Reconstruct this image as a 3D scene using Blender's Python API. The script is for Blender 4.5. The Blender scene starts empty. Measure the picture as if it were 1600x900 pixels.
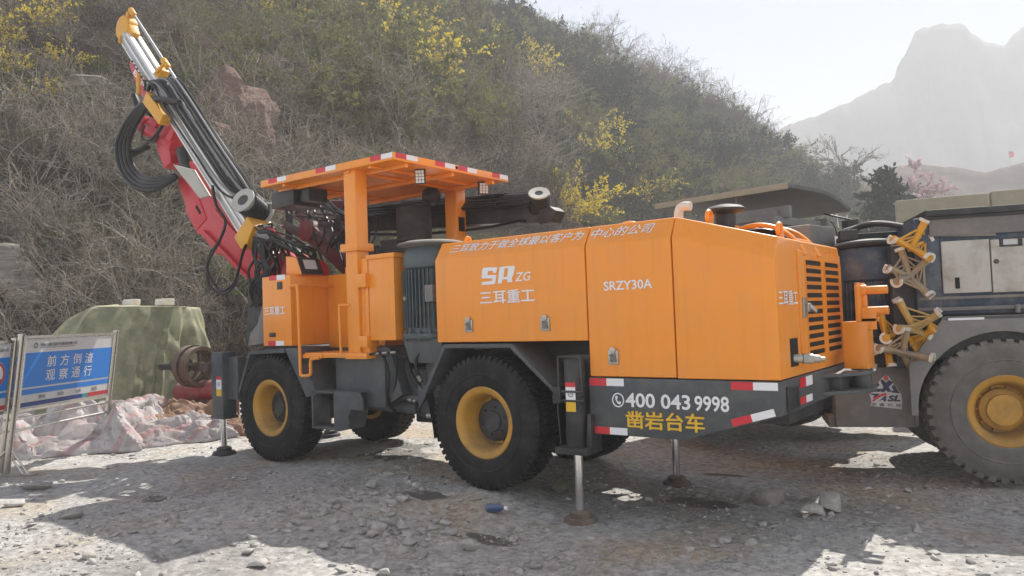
import bpy, bmesh, math, random
import numpy as np
from mathutils import Vector, Matrix
from mathutils.geometry import tessellate_polygon

# ------------------------------------------------------------ camera, sky, sun
S = bpy.context.scene
COL = S.collection
YAW, PITCH, ROLL, FPX = 0.6377, 0.03696, -0.03664, 1190.45
CAM = np.array([4.04, -4.973, 1.4445])
def basis():
    cy, sy = math.cos(YAW), math.sin(YAW)
    f = np.array([-sy*math.cos(PITCH), cy*math.cos(PITCH), math.sin(PITCH)])
    r = np.array([cy, sy, 0.0]); u = np.cross(r, f)
    return (math.cos(ROLL)*r + math.sin(ROLL)*u, -math.sin(ROLL)*r + math.cos(ROLL)*u, f)
RV, UV, FV = basis()
RH = np.array([math.cos(YAW), math.sin(YAW)]); FH = np.array([-math.sin(YAW), math.cos(YAW)])
cd = bpy.data.cameras.new('camera'); cam = bpy.data.objects.new('camera', cd); COL.objects.link(cam)
m = Matrix(((RV[0], UV[0], -FV[0], CAM[0]), (RV[1], UV[1], -FV[1], CAM[1]), (RV[2], UV[2], -FV[2], CAM[2]), (0, 0, 0, 1)))
cam.matrix_world = m
cd.sensor_width = 36; cd.lens = FPX/1600*36; cd.clip_start = 0.1; cd.clip_end = 4000
S.camera = cam
SUN = Vector((-0.08, 0.80, 1.0)).normalized()
W = bpy.data.worlds.new('World'); S.world = W; W.use_nodes = True
nt = W.node_tree
sky = nt.nodes.new('ShaderNodeTexSky'); sky.sky_type = 'NISHITA'; sky.sun_disc = False
sky.sun_elevation = math.asin(SUN.z); sky.sun_rotation = math.atan2(SUN.x, SUN.y)
sky.air_density = 1.0; sky.dust_density = 1.0; sky.ozone_density = 1.0
nt.links.new(sky.outputs[0], nt.nodes['Background'].inputs[0]); nt.nodes['Background'].inputs[1].default_value = 0.06
sl = bpy.data.lights.new('sun', 'SUN'); sl.energy = 5.0; sl.angle = math.radians(0.5); sl.color = (1, 0.96, 0.89)
so = bpy.data.objects.new('sun', sl); so.rotation_euler = SUN.to_track_quat('Z', 'Y').to_euler(); COL.objects.link(so)
S.view_settings.view_transform = 'Standard'; S.view_settings.look = 'None'
S.view_settings.exposure = 0.90; S.view_settings.gamma = 1
S.cycles.max_bounces = 8; S.cycles.volume_bounces = 3; S.cycles.diffuse_bounces = 3
S.cycles.use_denoising = True

# ------------------------------------------------------------ numbers and placing
def ray(x, y): return FV + RV*(x-800)/FPX - UV*(y-450)/FPX
def PY(x, y, Y):
    d = ray(x, y); return Vector(CAM + d*(Y-CAM[1])/d[1])
def PX(x, y, X):
    d = ray(x, y); return Vector(CAM + d*(X-CAM[0])/d[0])
def G(x, y, z=0.0):
    d = ray(x, y); return Vector(CAM + d*(z-CAM[2])/d[2])
def AB(a, b, z=0.0):                                   # right / forward of the viewpoint, in metres
    p = CAM[:2] + a*RH + b*FH; return Vector((p[0], p[1], z))
def DP(x, y, b):                                       # point at forward distance b
    d = ray(x, y); k = b/(d[0]*FH[0]+d[1]*FH[1]); return Vector(CAM + d*k)
def hsh(ix, iy, s):
    n = (ix.astype(np.int64)*374761393 + iy.astype(np.int64)*668265263 + s*1442695041) & 0xffffffff
    n = ((n ^ (n >> 13))*1274126177) & 0xffffffff
    return ((n ^ (n >> 16)) & 0xffff)/65535.0
def vn(x, y, s=0):
    x = np.asarray(x, float); y = np.asarray(y, float)
    ix = np.floor(x); iy = np.floor(y); fx = x-ix; fy = y-iy
    fx = fx*fx*(3-2*fx); fy = fy*fy*(3-2*fy)
    a = hsh(ix, iy, s); b = hsh(ix+1, iy, s); c = hsh(ix, iy+1, s); d = hsh(ix+1, iy+1, s)
    return (a*(1-fx)+b*fx)*(1-fy) + (c*(1-fx)+d*fx)*fy
def fbm(x, y, o=4, s=0):
    t = 0; a = 0.5
    for i in range(o):
        t = t + a*(vn(x*2**i+17.3*i, y*2**i+5.1*i, s+i)*2-1); a *= 0.5
    return t
def gz(x, y):                                          # the yard: falls a little towards the tail of the rig
    x = np.asarray(x, float); y = np.asarray(y, float)
    k = np.clip((x+1.5)/2.6, 0, 1); k = k*k*(3-2*k)
    z = -0.14*k
    for wx, wy in ((0, 0.15), (0, 1.6)):               # packed earth under the rear wheels
        z = z + 0.085*np.exp(-(((x-wx)/0.42)**2+((y-wy)/0.5)**2))
    near = np.exp(-((np.maximum(0, np.hypot(x+1, y-1)-14))/8)**2)
    z = z + near*(0.035*fbm(x/1.3, y/1.3, 3, 1) + 0.022*fbm(x/0.33, y/0.33, 3, 5))
    return z
def gzf(x, y): return float(gz(np.array([x]), np.array([y]))[0])

# ------------------------------------------------------------ objects and tags
def tag(o, label=None, cat=None, group=None, kind=None):
    if label: o['label'] = label
    if cat: o['category'] = cat
    if group: o['group'] = group
    if kind: o['kind'] = kind
    return o
OFF = {}
def thing(name, label, cat, loc=(0, 0, 0), rz=0, group=None, world=False):
    o = bpy.data.objects.new(name, None); COL.objects.link(o); o.location = loc; o.rotation_euler = (0, 0, rz)
    o.empty_display_size = 0.3
    if world: OFF[o] = Vector(loc)
    return tag(o, label, cat, group)
def children(o): return [c for c in bpy.data.objects if c.parent == o]
def copy_tree(o, parent=None, kids=None):
    c = o.copy(); COL.objects.link(c); c.parent = parent
    for ch in (KIDS.get(o, []) if kids is None else kids):
        copy_tree(ch, c)
    return c
KIDS = {}
def link(o, parent):
    COL.objects.link(o)
    if parent is not None:
        o.parent = parent; KIDS.setdefault(parent, []).append(o)
        if parent in OFF: o.location = -OFF[parent]

class MB:
    def __init__(s): s.v = []; s.f = []; s.cut = []
    def each(s, name, mat, parent=None, bevel=0.0, smooth=35):
        """every shape added becomes a part of its own"""
        for k, (v0, f0) in enumerate(s.cut):
            v1, f1 = s.cut[k+1] if k+1 < len(s.cut) else (len(s.v), len(s.f)); q = MB(); q.v = s.v[v0:v1]; q.f = [tuple(i-v0 for i in f) for f in s.f[f0:f1]]; o = q.build(name, mat, parent, bevel, smooth)
        return o
    def add(s, vs, fs):
        n = len(s.v); s.cut.append((n, len(s.f))); s.v += [tuple(p) for p in vs]; s.f += [tuple(i+n for i in f) for f in fs]; return s
    def box(s, x0, x1, y0, y1, z0, z1):
        return s.add([(x0,y0,z0),(x1,y0,z0),(x1,y1,z0),(x0,y1,z0),(x0,y0,z1),(x1,y0,z1),(x1,y1,z1),(x0,y1,z1)],
                     [(3,2,1,0),(4,5,6,7),(0,1,5,4),(1,2,6,5),(2,3,7,6),(3,0,4,7)])
    def prism(s, pts, vec):
        n = len(pts); vec = Vector(vec); a = [Vector(p) for p in pts]; b = [p+vec for p in a]
        return s.add(a+b, [tuple(range(n))[::-1], tuple(range(n, 2*n))]+[(i, (i+1) % n, (i+1) % n+n, i+n) for i in range(n)])
    def prism_hole(s, outer, hole, vec):
        vec = Vector(vec); O = [Vector(p) for p in outer]; H = [Vector(p) for p in hole]; al = O+H; n = len(al)
        tr = tessellate_polygon([O, H]); fs = [tuple(t) for t in tr]+[tuple(i+n for i in t) for t in tr]
        for st, m_ in ((0, len(O)), (len(O), len(H))):
            fs += [(st+i, st+(i+1) % m_, st+(i+1) % m_+n, st+i+n) for i in range(m_)]
        return s.add(al+[p+vec for p in al], fs)
    def bar(s, a, b, w, h, up=(0, 0, 1)):
        a = Vector(a); b = Vector(b); d = (b-a).normalized(); up = Vector(up); sd = d.cross(up)
        if sd.length < 1e-4: sd = d.cross(Vector((1, 0, 0)))
        sd.normalize(); u = sd.cross(d); vs = []
        for p in (a, b):
            for i, j in ((-1,-1),(1,-1),(1,1),(-1,1)): vs.append(p+sd*(i*w/2)+u*(j*h/2))
        return s.add(vs, [(3,2,1,0),(4,5,6,7),(0,1,5,4),(1,2,6,5),(2,3,7,6),(3,0,4,7)])
    def cyl(s, a, b, r0, r1=None, n=16):
        return s.lathe([(0, 0), (r0, 0), (r0 if r1 is None else r1, 1), (0, 1)], a, Vector(b)-Vector(a), n, scale=True)
    def lathe(s, prof, o, axis, n=24, scale=False):
        o = Vector(o); ax = Vector(axis); L = ax.length if scale else 1; ax.normalize()
        t = Vector((0, 0, 1)) if abs(ax.z) < 0.9 else Vector((1, 0, 0)); e1 = ax.cross(t).normalized(); e2 = ax.cross(e1)
        vs = []; fs = []; rings = []
        for r, h in prof:
            if r < 1e-6: rings.append([len(vs)]); vs.append(o+ax*(h*L))
            else:
                rings.append(list(range(len(vs), len(vs)+n)))
                for k in range(n):
                    a = 2*math.pi*k/n; vs.append(o+ax*(h*L)+e1*(r*math.cos(a))+e2*(r*math.sin(a)))
        for A, B in zip(rings, rings[1:]):
            for k in range(n):
                k2 = (k+1) % n
                if len(A) == 1 and len(B) == 1: continue
                if len(A) == 1: fs.append((A[0], B[k2], B[k]))
                elif len(B) == 1: fs.append((A[k], A[k2], B[0]))
                else: fs.append((A[k], A[k2], B[k2], B[k]))
        return s.add(vs, fs)
    def tube(s, pts, r, n=8, closed=False, r1=None):
        P = [Vector(p) for p in pts]; m_ = len(P); vs = []; fs = []; e1 = None
        for i, p in enumerate(P):
            if closed: d = P[(i+1) % m_]-P[i-1]
            else: d = P[min(i+1, m_-1)]-P[max(i-1, 0)]
            d.normalize()
            if e1 is None:
                t = Vector((0, 0, 1)) if abs(d.z) < 0.9 else Vector((1, 0, 0)); e1 = d.cross(t).normalized()
            else:
                e1 = (e1-d*e1.dot(d)).normalized()
            e2 = d.cross(e1); rr = r if r1 is None else r+(r1-r)*i/(m_-1)
            for k in range(n):
                a = 2*math.pi*k/n; vs.append(p+e1*(rr*math.cos(a))+e2*(rr*math.sin(a)))
        for i in range(m_ if closed else m_-1):
            j = (i+1) % m_
            for k in range(n):
                k2 = (k+1) % n; fs.append((i*n+k, i*n+k2, j*n+k2, j*n+k))
        if not closed: fs += [tuple(range(n))[::-1], tuple(range((m_-1)*n, m_*n))]
        return s.add(vs, fs)
    def build(s, name, mat, parent=None, bevel=0.0, smooth=35, seg=2):
        me = bpy.data.meshes.new(name); me.from_pydata(s.v, [], s.f); 
        bm = bmesh.new(); bm.from_mesh(me); bmesh.ops.recalc_face_normals(bm, faces=bm.faces)
        if bevel:
            ed = [e for e in bm.edges if len(e.link_faces) == 2 and e.calc_face_angle(0) > 0.45]
            bmesh.ops.bevel(bm, geom=ed, offset=bevel, segments=seg, affect='EDGES', clamp_overlap=True, profile=0.6)
        bm.to_mesh(me); bm.free()
        if smooth:
            me.shade_smooth(); me.set_sharp_from_angle(angle=math.radians(smooth))
        for mm in (mat if isinstance(mat, (list, tuple)) else [mat]): me.materials.append(mm)
        o = bpy.data.objects.new(name, me); link(o, parent)
        return o
def npmesh(name, v, f, mats, parent=None, midx=None, smooth=False):
    v = np.asarray(v, np.float32); f = np.asarray(f, np.int32); me = bpy.data.meshes.new(name)
    k = f.shape[1]; me.vertices.add(len(v)); me.vertices.foreach_set('co', v.ravel())
    me.loops.add(f.size); me.loops.foreach_set('vertex_index', f.ravel())
    me.polygons.add(len(f)); me.polygons.foreach_set('loop_start', np.arange(0, f.size, k, dtype=np.int32))
    if midx is not None: me.polygons.foreach_set('material_index', np.asarray(midx, np.int32))
    me.update(); me.validate()
    if smooth: me.shade_smooth()
    for mm in (mats if isinstance(mats, (list, tuple)) else [mats]): me.materials.append(mm)
    o = bpy.data.objects.new(name, me); link(o, parent); return o
def spl(pts, k=8):
    P = [Vector(p) for p in pts]; P = [P[0]*2-P[1]]+P+[P[-1]*2-P[-2]]; out = []
    for i in range(1, len(P)-2):
        for j in range(k):
            t = j/k; a, b, c, d = P[i-1:i+3]
            out.append(0.5*((2*b)+(c-a)*t+(2*a-5*b+4*c-d)*t*t+(3*b-a-3*c+d)*t**3))
    out.append(P[-2]); return out

# ------------------------------------------------------------ materials
def mk(name):
    M = bpy.data.materials.new(name); M.use_nodes = True; n = M.node_tree
    return M, n, n.nodes['Principled BSDF']
def N(n, t, **k):
    o = n.nodes.new('ShaderNode'+t)
    for a, b in k.items():
        if a[0] == '_': o.inputs[a[1:].replace('_', ' ')].default_value = b
        else: setattr(o, a, b)
    return o
def noise(n, vec, sc, det=4, rough=0.55):
    o = N(n, 'TexNoise'); o.inputs['Scale'].default_value = sc; o.inputs['Detail'].default_value = det; o.inputs['Roughness'].default_value = rough
    n.links.new(vec, o.inputs['Vector']); return o.outputs['Fac']
def ramp(n, fac, stops):
    o = N(n, 'ValToRGB'); e = o.color_ramp.elements
    while len(e) < len(stops): e.new(0.5)
    for i, (p, c) in enumerate(stops): e[i].position = p; e[i].color = (*c, 1) if len(c) == 3 else c
    n.links.new(fac, o.inputs['Fac']); return o.outputs['Color']
def mixc(n, fac, a, b, mode='MIX'):
    o = N(n, 'Mix', data_type='RGBA', blend_type=mode)
    for s_, v in ((0, fac), (6, a), (7, b)):
        if hasattr(v, 'is_output'): n.links.new(v, o.inputs[s_])
        else: o.inputs[s_].default_value = v if s_ == 0 else ((*v, 1) if len(v) == 3 else v)
    return o.outputs[2]
def paint(name, col, rough=0.4, var=0.15, dust=0.12, dcol=(0.32, 0.29, 0.25), metal=0.0, bump=0.02, bscale=60, spec=0.5, coat=0.0):
    M, n, b = mk(name); tc = N(n, 'TexCoord').outputs['Object']
    c = mixc(n, noise(n, tc, 2.3), tuple(x*(1-var) for x in col), tuple(min(1, x*(1+var)) for x in col))
    if dust:
        d = ramp(n, noise(n, tc, 5.5, 8, 0.65), [(0.45, (0, 0, 0)), (0.78, (dust*2.2,)*3)])
        sx = N(n, 'SeparateXYZ'); n.links.new(N(n, 'NewGeometry').outputs['Normal'], sx.inputs[0])
        up = N(n, 'MapRange', _From_Min=0.2, _From_Max=1.0, _To_Min=0.0, _To_Max=dust*1.6); n.links.new(sx.outputs[2], up.inputs[0])
        ad = N(n, 'Math', operation='ADD', use_clamp=True); n.links.new(d, ad.inputs[0]); n.links.new(up.outputs[0], ad.inputs[1])
        c = mixc(n, ad.outputs[0], c, dcol)
        rr = N(n, 'MapRange', _To_Min=rough, _To_Max=min(1, rough+0.5)); n.links.new(ad.outputs[0], rr.inputs[0]); n.links.new(rr.outputs[0], b.inputs['Roughness'])
    else: b.inputs['Roughness'].default_value = rough
    n.links.new(c, b.inputs['Base Color']); b.inputs['Metallic'].default_value = metal; b.inputs['Coat Weight'].default_value = coat
    b.inputs['Specular IOR Level'].default_value = spec
    if bump:
        bp = N(n, 'Bump', _Strength=bump*4, _Distance=0.01); n.links.new(noise(n, tc, bscale, 3), bp.inputs['Height']); n.links.new(bp.outputs[0], b.inputs['Normal'])
    return M
ORANGE = paint('orange_paint', (0.90, 0.295, 0.012), 0.38, 0.05, 0.05, coat=0.28, bump=0.006, bscale=9)
def streaks(M, col, k):
    n = M.node_tree; b = n.nodes['Principled BSDF']; c = b.inputs['Base Color'].links[0].from_socket; tc = N(n, 'TexCoord').outputs['Object']
    mp = N(n, 'Mapping'); mp.inputs['Scale'].default_value = (9, 9, 0.55); n.links.new(tc, mp.inputs['Vector']); a = ramp(n, noise(n, mp.outputs[0], 1.6, 6, 0.62), [(0.52, (0, 0, 0)), (0.72, (k, k, k))])
    c = mixc(n, a, c, col); d = ramp(n, noise(n, tc, 0.9, 7, 0.65), [(0.42, (0, 0, 0)), (0.75, (0.16,)*3)]); n.links.new(mixc(n, d, c, (0.55, 0.36, 0.16)), b.inputs['Base Color'])
    sc_ = ramp(n, noise(n, tc, 38, 4, 0.8), [(0.70, (0, 0, 0)), (0.74, (0.35,)*3)]); c2 = b.inputs['Base Color'].links[0].from_socket; n.links.new(mixc(n, sc_, c2, (0.40, 0.17, 0.03)), b.inputs['Base Color'])
streaks(ORANGE, (0.58, 0.21, 0.02), 0.30)
GREY = paint('slate_grey_paint', (0.060, 0.068, 0.074), 0.45, 0.15, 0.12, bump=0.01)
DARK = paint('dark_steel', (0.022, 0.024, 0.027), 0.55, 0.2, 0.10)
TEAL = paint('teal_grey_paint', (0.066, 0.092, 0.100), 0.42, 0.12, 0.10)
BLUE = paint('dull_blue_paint', (0.022, 0.045, 0.085), 0.45, 0.15, 0.22)
RED = paint('red_paint', (0.50, 0.008, 0.022), 0.35, 0.12, 0.05)
MAROON = paint('dark_red_paint', (0.11, 0.018, 0.024), 0.5, 0.2, 0.2)
YEL = paint('yellow_paint', (0.68, 0.33, 0.012), 0.42, 0.12, 0.10)
RIMY = paint('rim_yellow', (0.55, 0.29, 0.04), 0.5, 0.2, 0.35, (0.20, 0.14, 0.08))
RUB = paint('tyre_rubber', (0.012, 0.012, 0.013), 0.72, 0.25, 0.12, (0.16, 0.15, 0.135), bump=0.04, spec=0.25)
RUBD = paint('dusty_rubber', (0.13, 0.125, 0.115), 0.85, 0.25, 0.35, (0.26, 0.24, 0.21), bump=0.05)
ALU = paint('aluminium', (0.45, 0.45, 0.46), 0.38, 0.1, 0.06, metal=0.85)
ALUP = paint('pale_aluminium', (0.72, 0.72, 0.70), 0.45, 0.06, 0.05, metal=0.35)
CHROME = paint('chrome_rod', (0.75, 0.75, 0.76), 0.16, 0.05, 0.06, metal=1.0)
INOX = paint('stainless_steel', (0.55, 0.53, 0.49), 0.22, 0.1, 0.12, metal=1.0)
HOSE = paint('black_hose', (0.008, 0.008, 0.009), 0.36, 0.2, 0.03, bump=0.02, bscale=140, spec=0.35)
HOSEG = paint('grey_hose', (0.20, 0.20, 0.21), 0.4, 0.2, 0.1)
LIGHTP = paint('cream_paint', (0.44, 0.43, 0.39), 0.5, 0.06, 0.12)
WHITE = paint('white_vinyl', (0.80, 0.80, 0.82), 0.45, 0.03, 0.02, bump=0)
REFR = paint('red_reflective', (0.62, 0.02, 0.035), 0.35, 0.08, 0.02, bump=0)
LETY = paint('yellow_vinyl', (0.78, 0.47, 0.02), 0.45, 0.05, 0.02, bump=0)
NAVY = paint('navy_vinyl', (0.016, 0.02, 0.09), 0.45, 0.1, 0.05, bump=0)
BLACK = paint('black_plastic', (0.010, 0.010, 0.011), 0.4, 0.1, 0.05)
VOID = paint('grille_black', (0.004, 0.004, 0.004), 0.8, 0.0, 0.0, bump=0)
GLASS = paint('screen_glass', (0.55, 0.56, 0.57), 0.1, 0.05, 0.03, bump=0, spec=0.8)
LENS = paint('lamp_lens', (0.72, 0.73, 0.74), 0.2, 0.2, 0.02, bump=0.05, bscale=90)
RUST = paint('rusty_iron', (0.10, 0.055, 0.035), 0.8, 0.3, 0.2)
ZINC = paint('zinc_steel', (0.42, 0.41, 0.37), 0.35, 0.2, 0.12, metal=0.8)
GRIMW = paint('grimy_white_panel', (0.50, 0.48, 0.44), 0.55, 0.1, 0.33, (0.26, 0.22, 0.18), metal=0.15)
GRIMG = paint('grimy_grey_panel', (0.20, 0.20, 0.197), 0.6, 0.12, 0.25)
DUSTG = paint('dusty_grey_paint', (0.17, 0.16, 0.155), 0.7, 0.15, 0.3)
SIGNB = paint('sign_blue', (0.004, 0.20, 0.68), 0.4, 0.05, 0.03, bump=0)
SIGND = paint('sign_dark_blue', (0.015, 0.04, 0.20), 0.4, 0.05, 0.03, bump=0)
SIGNW = paint('sign_white', (0.60, 0.60, 0.60), 0.4, 0.05, 0.05, bump=0)
SIGNT = paint('sign_teal', (0.02, 0.30, 0.33), 0.4, 0.05, 0.03, bump=0)
SIGNR = paint('sign_red', (0.50, 0.03, 0.03), 0.4, 0.05, 0.03, bump=0)
INKG = paint('grey_ink', (0.14, 0.15, 0.2), 0.5, 0.05, 0.0, bump=0)
TARP = paint('green_tarpaulin', (0.165, 0.18, 0.10), 0.55, 0.40, 0.38, (0.42, 0.38, 0.25), bump=0.05, bscale=14)  # cream on upward faces paints in a sunlit top, tone range the shaded folds
TARPD = paint('dark_green_tarpaulin', (0.014, 0.062, 0.035), 0.35, 0.2, 0.05)
SHEETW = paint('white_plastic_sheet', (0.50, 0.475, 0.48), 0.42, 0.2, 0.42, (0.27, 0.22, 0.20), bump=0.05, bscale=9)
def stripes(M, col):
    n = M.node_tree; b = n.nodes['Principled BSDF']; src_ = b.inputs['Base Color'].links[0].from_socket; tc = N(n, 'TexCoord').outputs['Object']
    w = N(n, 'TexWave', wave_type='BANDS', bands_direction='X'); w.inputs['Scale'].default_value = 1.1; w.inputs['Distortion'].default_value = 2.5; w.inputs['Detail'].default_value = 1; n.links.new(tc, w.inputs['Vector'])
    n.links.new(mixc(n, ramp(n, w.outputs['Fac'], [(0.86, (0, 0, 0)), (0.92, (0.32,)*3)]), src_, col), b.inputs['Base Color'])
stripes(SHEETW, (0.42, 0.12, 0.11))
SHEETB = paint('brown_canvas', (0.25, 0.145, 0.085), 0.8, 0.15, 0.06, bump=0.05, bscale=14)
YSTAND = paint('worn_yellow_paint', (0.56, 0.38, 0.11), 0.6, 0.2, 0.3, (0.22, 0.17, 0.13))
YSTANDB = paint('muddy_brown_paint', (0.36, 0.27, 0.155), 0.75, 0.25, 0.45, (0.24, 0.20, 0.17))
CAPW = paint('white_end_cap', (0.70, 0.67, 0.60), 0.5, 0.15, 0.2)

# ------------------------------------------------------------ lettering
def face_on(verts2, faces, O, U, V, name, mat, parent, lift=0.003, depth=0.0012):
    O = Vector(O); U = Vector(U).normalized(); V = Vector(V).normalized(); Nn = U.cross(V)
    me = bpy.data.meshes.new(name); me.from_pydata([O+U*x+V*y+Nn*lift for x, y in verts2], [], faces); me.materials.append(mat)
    o = bpy.data.objects.new(name, me); link(o, parent); return o
def text(s, mat, parent, O, U, V, w, h, bold=0.0, shear=0.0, lift=0.003, name='lettering', spacing=1.0, skew=0.0):
    cjk = any(ord(q) > 0x2e80 for q in s)
    c = bpy.data.curves.new('t', 'FONT'); c.body = s; c.offset = 0 if cjk else bold; c.shear = shear; c.space_character = spacing; c.resolution_u = 3
    o = bpy.data.objects.new('t', c); COL.objects.link(o)
    dg = bpy.context.evaluated_depsgraph_get(); me = bpy.data.meshes.new_from_object(o.evaluated_get(dg))
    vs = [v.co.copy() for v in me.vertices]; fs = [tuple(p.vertices) for p in me.polygons]
    bpy.data.objects.remove(o); bpy.data.curves.remove(c); bpy.data.meshes.remove(me)
    x0 = min(v.x for v in vs); x1 = max(v.x for v in vs); y0 = min(v.y for v in vs); y1 = max(v.y for v in vs)
    P = [((v.x-x0)/(x1-x0)*w, (v.y-y0)/(y1-y0)*h+skew*(v.x-x0)/(x1-x0)) for v in vs]; o = face_on(P, fs, O, U, V, name, mat, parent, lift)
    if cjk and bold:                                   # heavier strokes: the same glyphs laid a hair apart, each on its own level
        e = bold*h*1.1; Uv = Vector(U).normalized(); Vv = Vector(V).normalized(); Nn = Uv.cross(Vv); me = o.data; base = [v.co.copy() for v in me.vertices]; n = len(base); av = list(base); af = list(fs)
        for k, (dx, dy) in enumerate(((1, 0), (-1, 0), (0, 0.6), (0, -0.6), (0.7, 0.5), (-0.7, -0.5)), 1):
            av += [q+Uv*(dx*e)+Vv*(dy*e)+Nn*(0.00025*k) for q in base]; af += [tuple(i+n*k for i in f) for f in fs]
        me.clear_geometry(); me.from_pydata(av, [], af)
    return o
def poly_on(polys, mat, parent, O, U, V, name, lift=0.003):
    vs = []; fs = []
    for P in polys:
        rings = P if isinstance(P[0][0], (tuple, list)) else [P]
        al = [q for r in rings for q in r]; n = len(vs)
        fs += [tuple(i+n for i in t) for t in tessellate_polygon([[Vector((a, b, 0)) for a, b in r] for r in rings])]; vs += al
    o = face_on(vs, fs, O, U, V, name, mat, parent, lift)
    return o
XZ = dict(O=(0, 0, 0), U=(1, 0, 0), V=(0, 0, 1))
def tape(parent, O, U, V, w, h, split=0.45):
    """a strip of red and white reflective tape, with the small print on its white half"""
    o = poly_on([[(0, 0), (w*split, 0), (w*split, h), (0, h)]], REFR, parent, O, U, V, 'reflective_tape', 0.002)
    OFFp = o
    poly_on([[(w*split, 0), (w, 0), (w, h), (w*split, h)]], WHITE, OFFp, O, U, V, 'white_half', 0.002)
    return o

# ------------------------------------------------------------ wheels (shared by both rigs)
def tyre_mb(R=0.5625, w=0.315, lugs=58, deep=0.012, rim=0.30):
    b = MB(); h = w/2
    prof = [(rim-0.012, h-0.035), (rim+0.004, h-0.004), (rim+0.05, h+0.010), (R*0.78, h+0.016), (R*0.90, h+0.004), (R-0.035, h-0.010), (R-deep, h-0.035),
            (R-deep, -h+0.035), (R-0.035, -h+0.010), (R*0.90, -h-0.004), (R*0.78, -h-0.016), (rim+0.05, -h-0.010), (rim+0.004, -h+0.004), (rim-0.012, -h+0.035)]
    b.lathe(prof, (0, 0, 0), (0, 1, 0), 72)
    b.lathe([(R*0.70, h+0.011), (R*0.715, h+0.021), (R*0.73, h+0.013)], (0, 0, 0), (0, 1, 0), 72)
    b.lathe([(R*0.70, -h-0.011), (R*0.715, -h-0.021), (R*0.73, -h-0.013)], (0, 0, 0), (0, 1, 0), 72)
    for k in range(lugs):
        for (y0, y1, ph) in ((-h+0.002, -h*0.42, 0), (-h*0.36, h*0.36, 0.5), (h*0.42, h-0.002, 0)):
            a = 2*math.pi*(k+ph)/lugs; da = 2*math.pi/lugs*0.33
            vs = []
            for rr, sh in ((R-deep-0.03, 1.0), (R, 0.86)):
                for aa, yy in ((a-da*sh, y0), (a+da*sh, y0), (a+da*sh, y1), (a-da*sh, y1)):
                    inset = 0.014 if (rr == R and abs(yy) > h*0.9) else 0
                    yy2 = yy-math.copysign(inset, yy)
                    vs.append(((rr)*math.cos(aa), yy2, (rr)*math.sin(aa)))
            b.add(vs, [(0,1,2,3),(4,5,6,7),(0,1,5,4),(1,2,6,5),(2,3,7,6),(3,0,4,7)])
    return b
def wheel(parent, loc, rubber=None, R=0.5625, lugs=58, deep=0.012, flip=1, local=False, hubm=None):
    """rim is the part, tyre and hub its sub-parts; outer face towards -y (flip=1)"""
    f = flip; b = MB()
    b.lathe([(0.298, -0.135*f), (0.306, -0.150*f), (0.292, -0.158*f), (0.276, -0.150*f), (0.262, -0.146*f), (0.244, -0.130*f), (0.228, -0.09*f), (0.216, 0.03*f), (0.20, 0.05*f), (0.10, 0.055*f), (0.0, 0.055*f)], (0, 0, 0), (0, 1, 0), 56)
    b.lathe([(0.298, -0.135*f), (0.298, 0.14*f), (0.25, 0.15*f)], (0, 0, 0), (0, 1, 0), 40)
    for k in range(10):
        a = 2*math.pi*k/10; c = (0.185*math.cos(a), 0.055*f, 0.185*math.sin(a)); b.cyl(c, (c[0], 0.02*f, c[2]), 0.013, n=6)
    rim = b.build('wheel', RIMY, parent, 0, 40)
    t = tyre_mb(R, 0.315, lugs, deep).build('tyre', rubber or RUB, rim, 0, 40)
    h = MB(); h.lathe([(0.180, 0.05*f), (0.175, 0.0), (0.15, -0.015*f), (0.09, -0.022*f), (0.085, -0.035*f), (0.0, -0.038*f)], (0, 0, 0), (0, 1, 0), 28)
    for k in range(6):
        a = 2*math.pi*k/6+0.3; h.cyl((0.12*math.cos(a), -0.005*f, 0.12*math.sin(a)), (0.12*math.cos(a), -0.032*f, 0.12*math.sin(a)), 0.011, n=6)
    h.build('hub', hubm or DARK, rim, 0, 40)
    rim.location = Vector(loc) + (rim.location if not local else Vector((0, 0, 0)))
    return rim

# ============================================================ the orange drilling rig
RIG = thing('drilling_rig', 'orange and grey twin boom drilling rig with its red boom raised, nearest the viewer', 'drilling rig', (-0.5, 0.86, 0), world=True)
# chassis under the hood and the front unit
b = MB()
b.box(-0.25, 2.40, 0.42, 1.30, 0.62, 1.22); b.box(-0.9, 0.0, 0.5, 1.22, 0.70, 1.15); b.box(-2.1, -0.9, 0.48, 1.24, 0.55, 0.95)
b.box(-3.55, -1.5, 0.40, 1.32, 0.62, 1.18); b.box(-1.35, -0.95, 0.6, 1.12, 0.42, 1.25)
b.box(-3.95, -3.3, 0.30, 1.42, 0.58, 1.08)
b.cyl((0, 0.25, 0.56), (0, 1.5, 0.56), 0.13); b.cyl((-2.91, 0.25, 0.56), (-2.91, 1.5, 0.56), 0.13)
b.box(-0.2, 0.2, 0.62, 1.1, 0.38, 0.75); b.box(-3.1, -2.7, 0.62, 1.1, 0.38, 0.75)
b.build('chassis', DARK, RIG, 0.02)
b = MB()
b.box(-1.95, -1.25, 0.10, 0.46, 0.62, 1.12); b.prism([(-1.6, 0.12, 1.2), (-1.2, 0.12, 1.2), (-1.05, 0.12, 0.75), (-1.3, 0.12, 0.62), (-1.6, 0.12, 0.8)], (0, 0.3, 0))
b.box(-1.15, -0.75, 0.25, 0.55, 0.68, 0.98)
b.cyl((-1.75, 0.3, 0.62), (-0.72, 0.3, 0.6), 0.055); b.cyl((-1.2, 0.22, 0.72), (-0.68, 0.22, 0.7), 0.028)
b.build('articulation_frame', GREY, RIG, 0.012)
for x, y, f in ((0, 0.16, 1), (0, 1.56, -1), (-2.91, 0.16, 1), (-2.91, 1.56, -1)): wheel(RIG, (x, y, 0.5625), flip=f)

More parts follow.
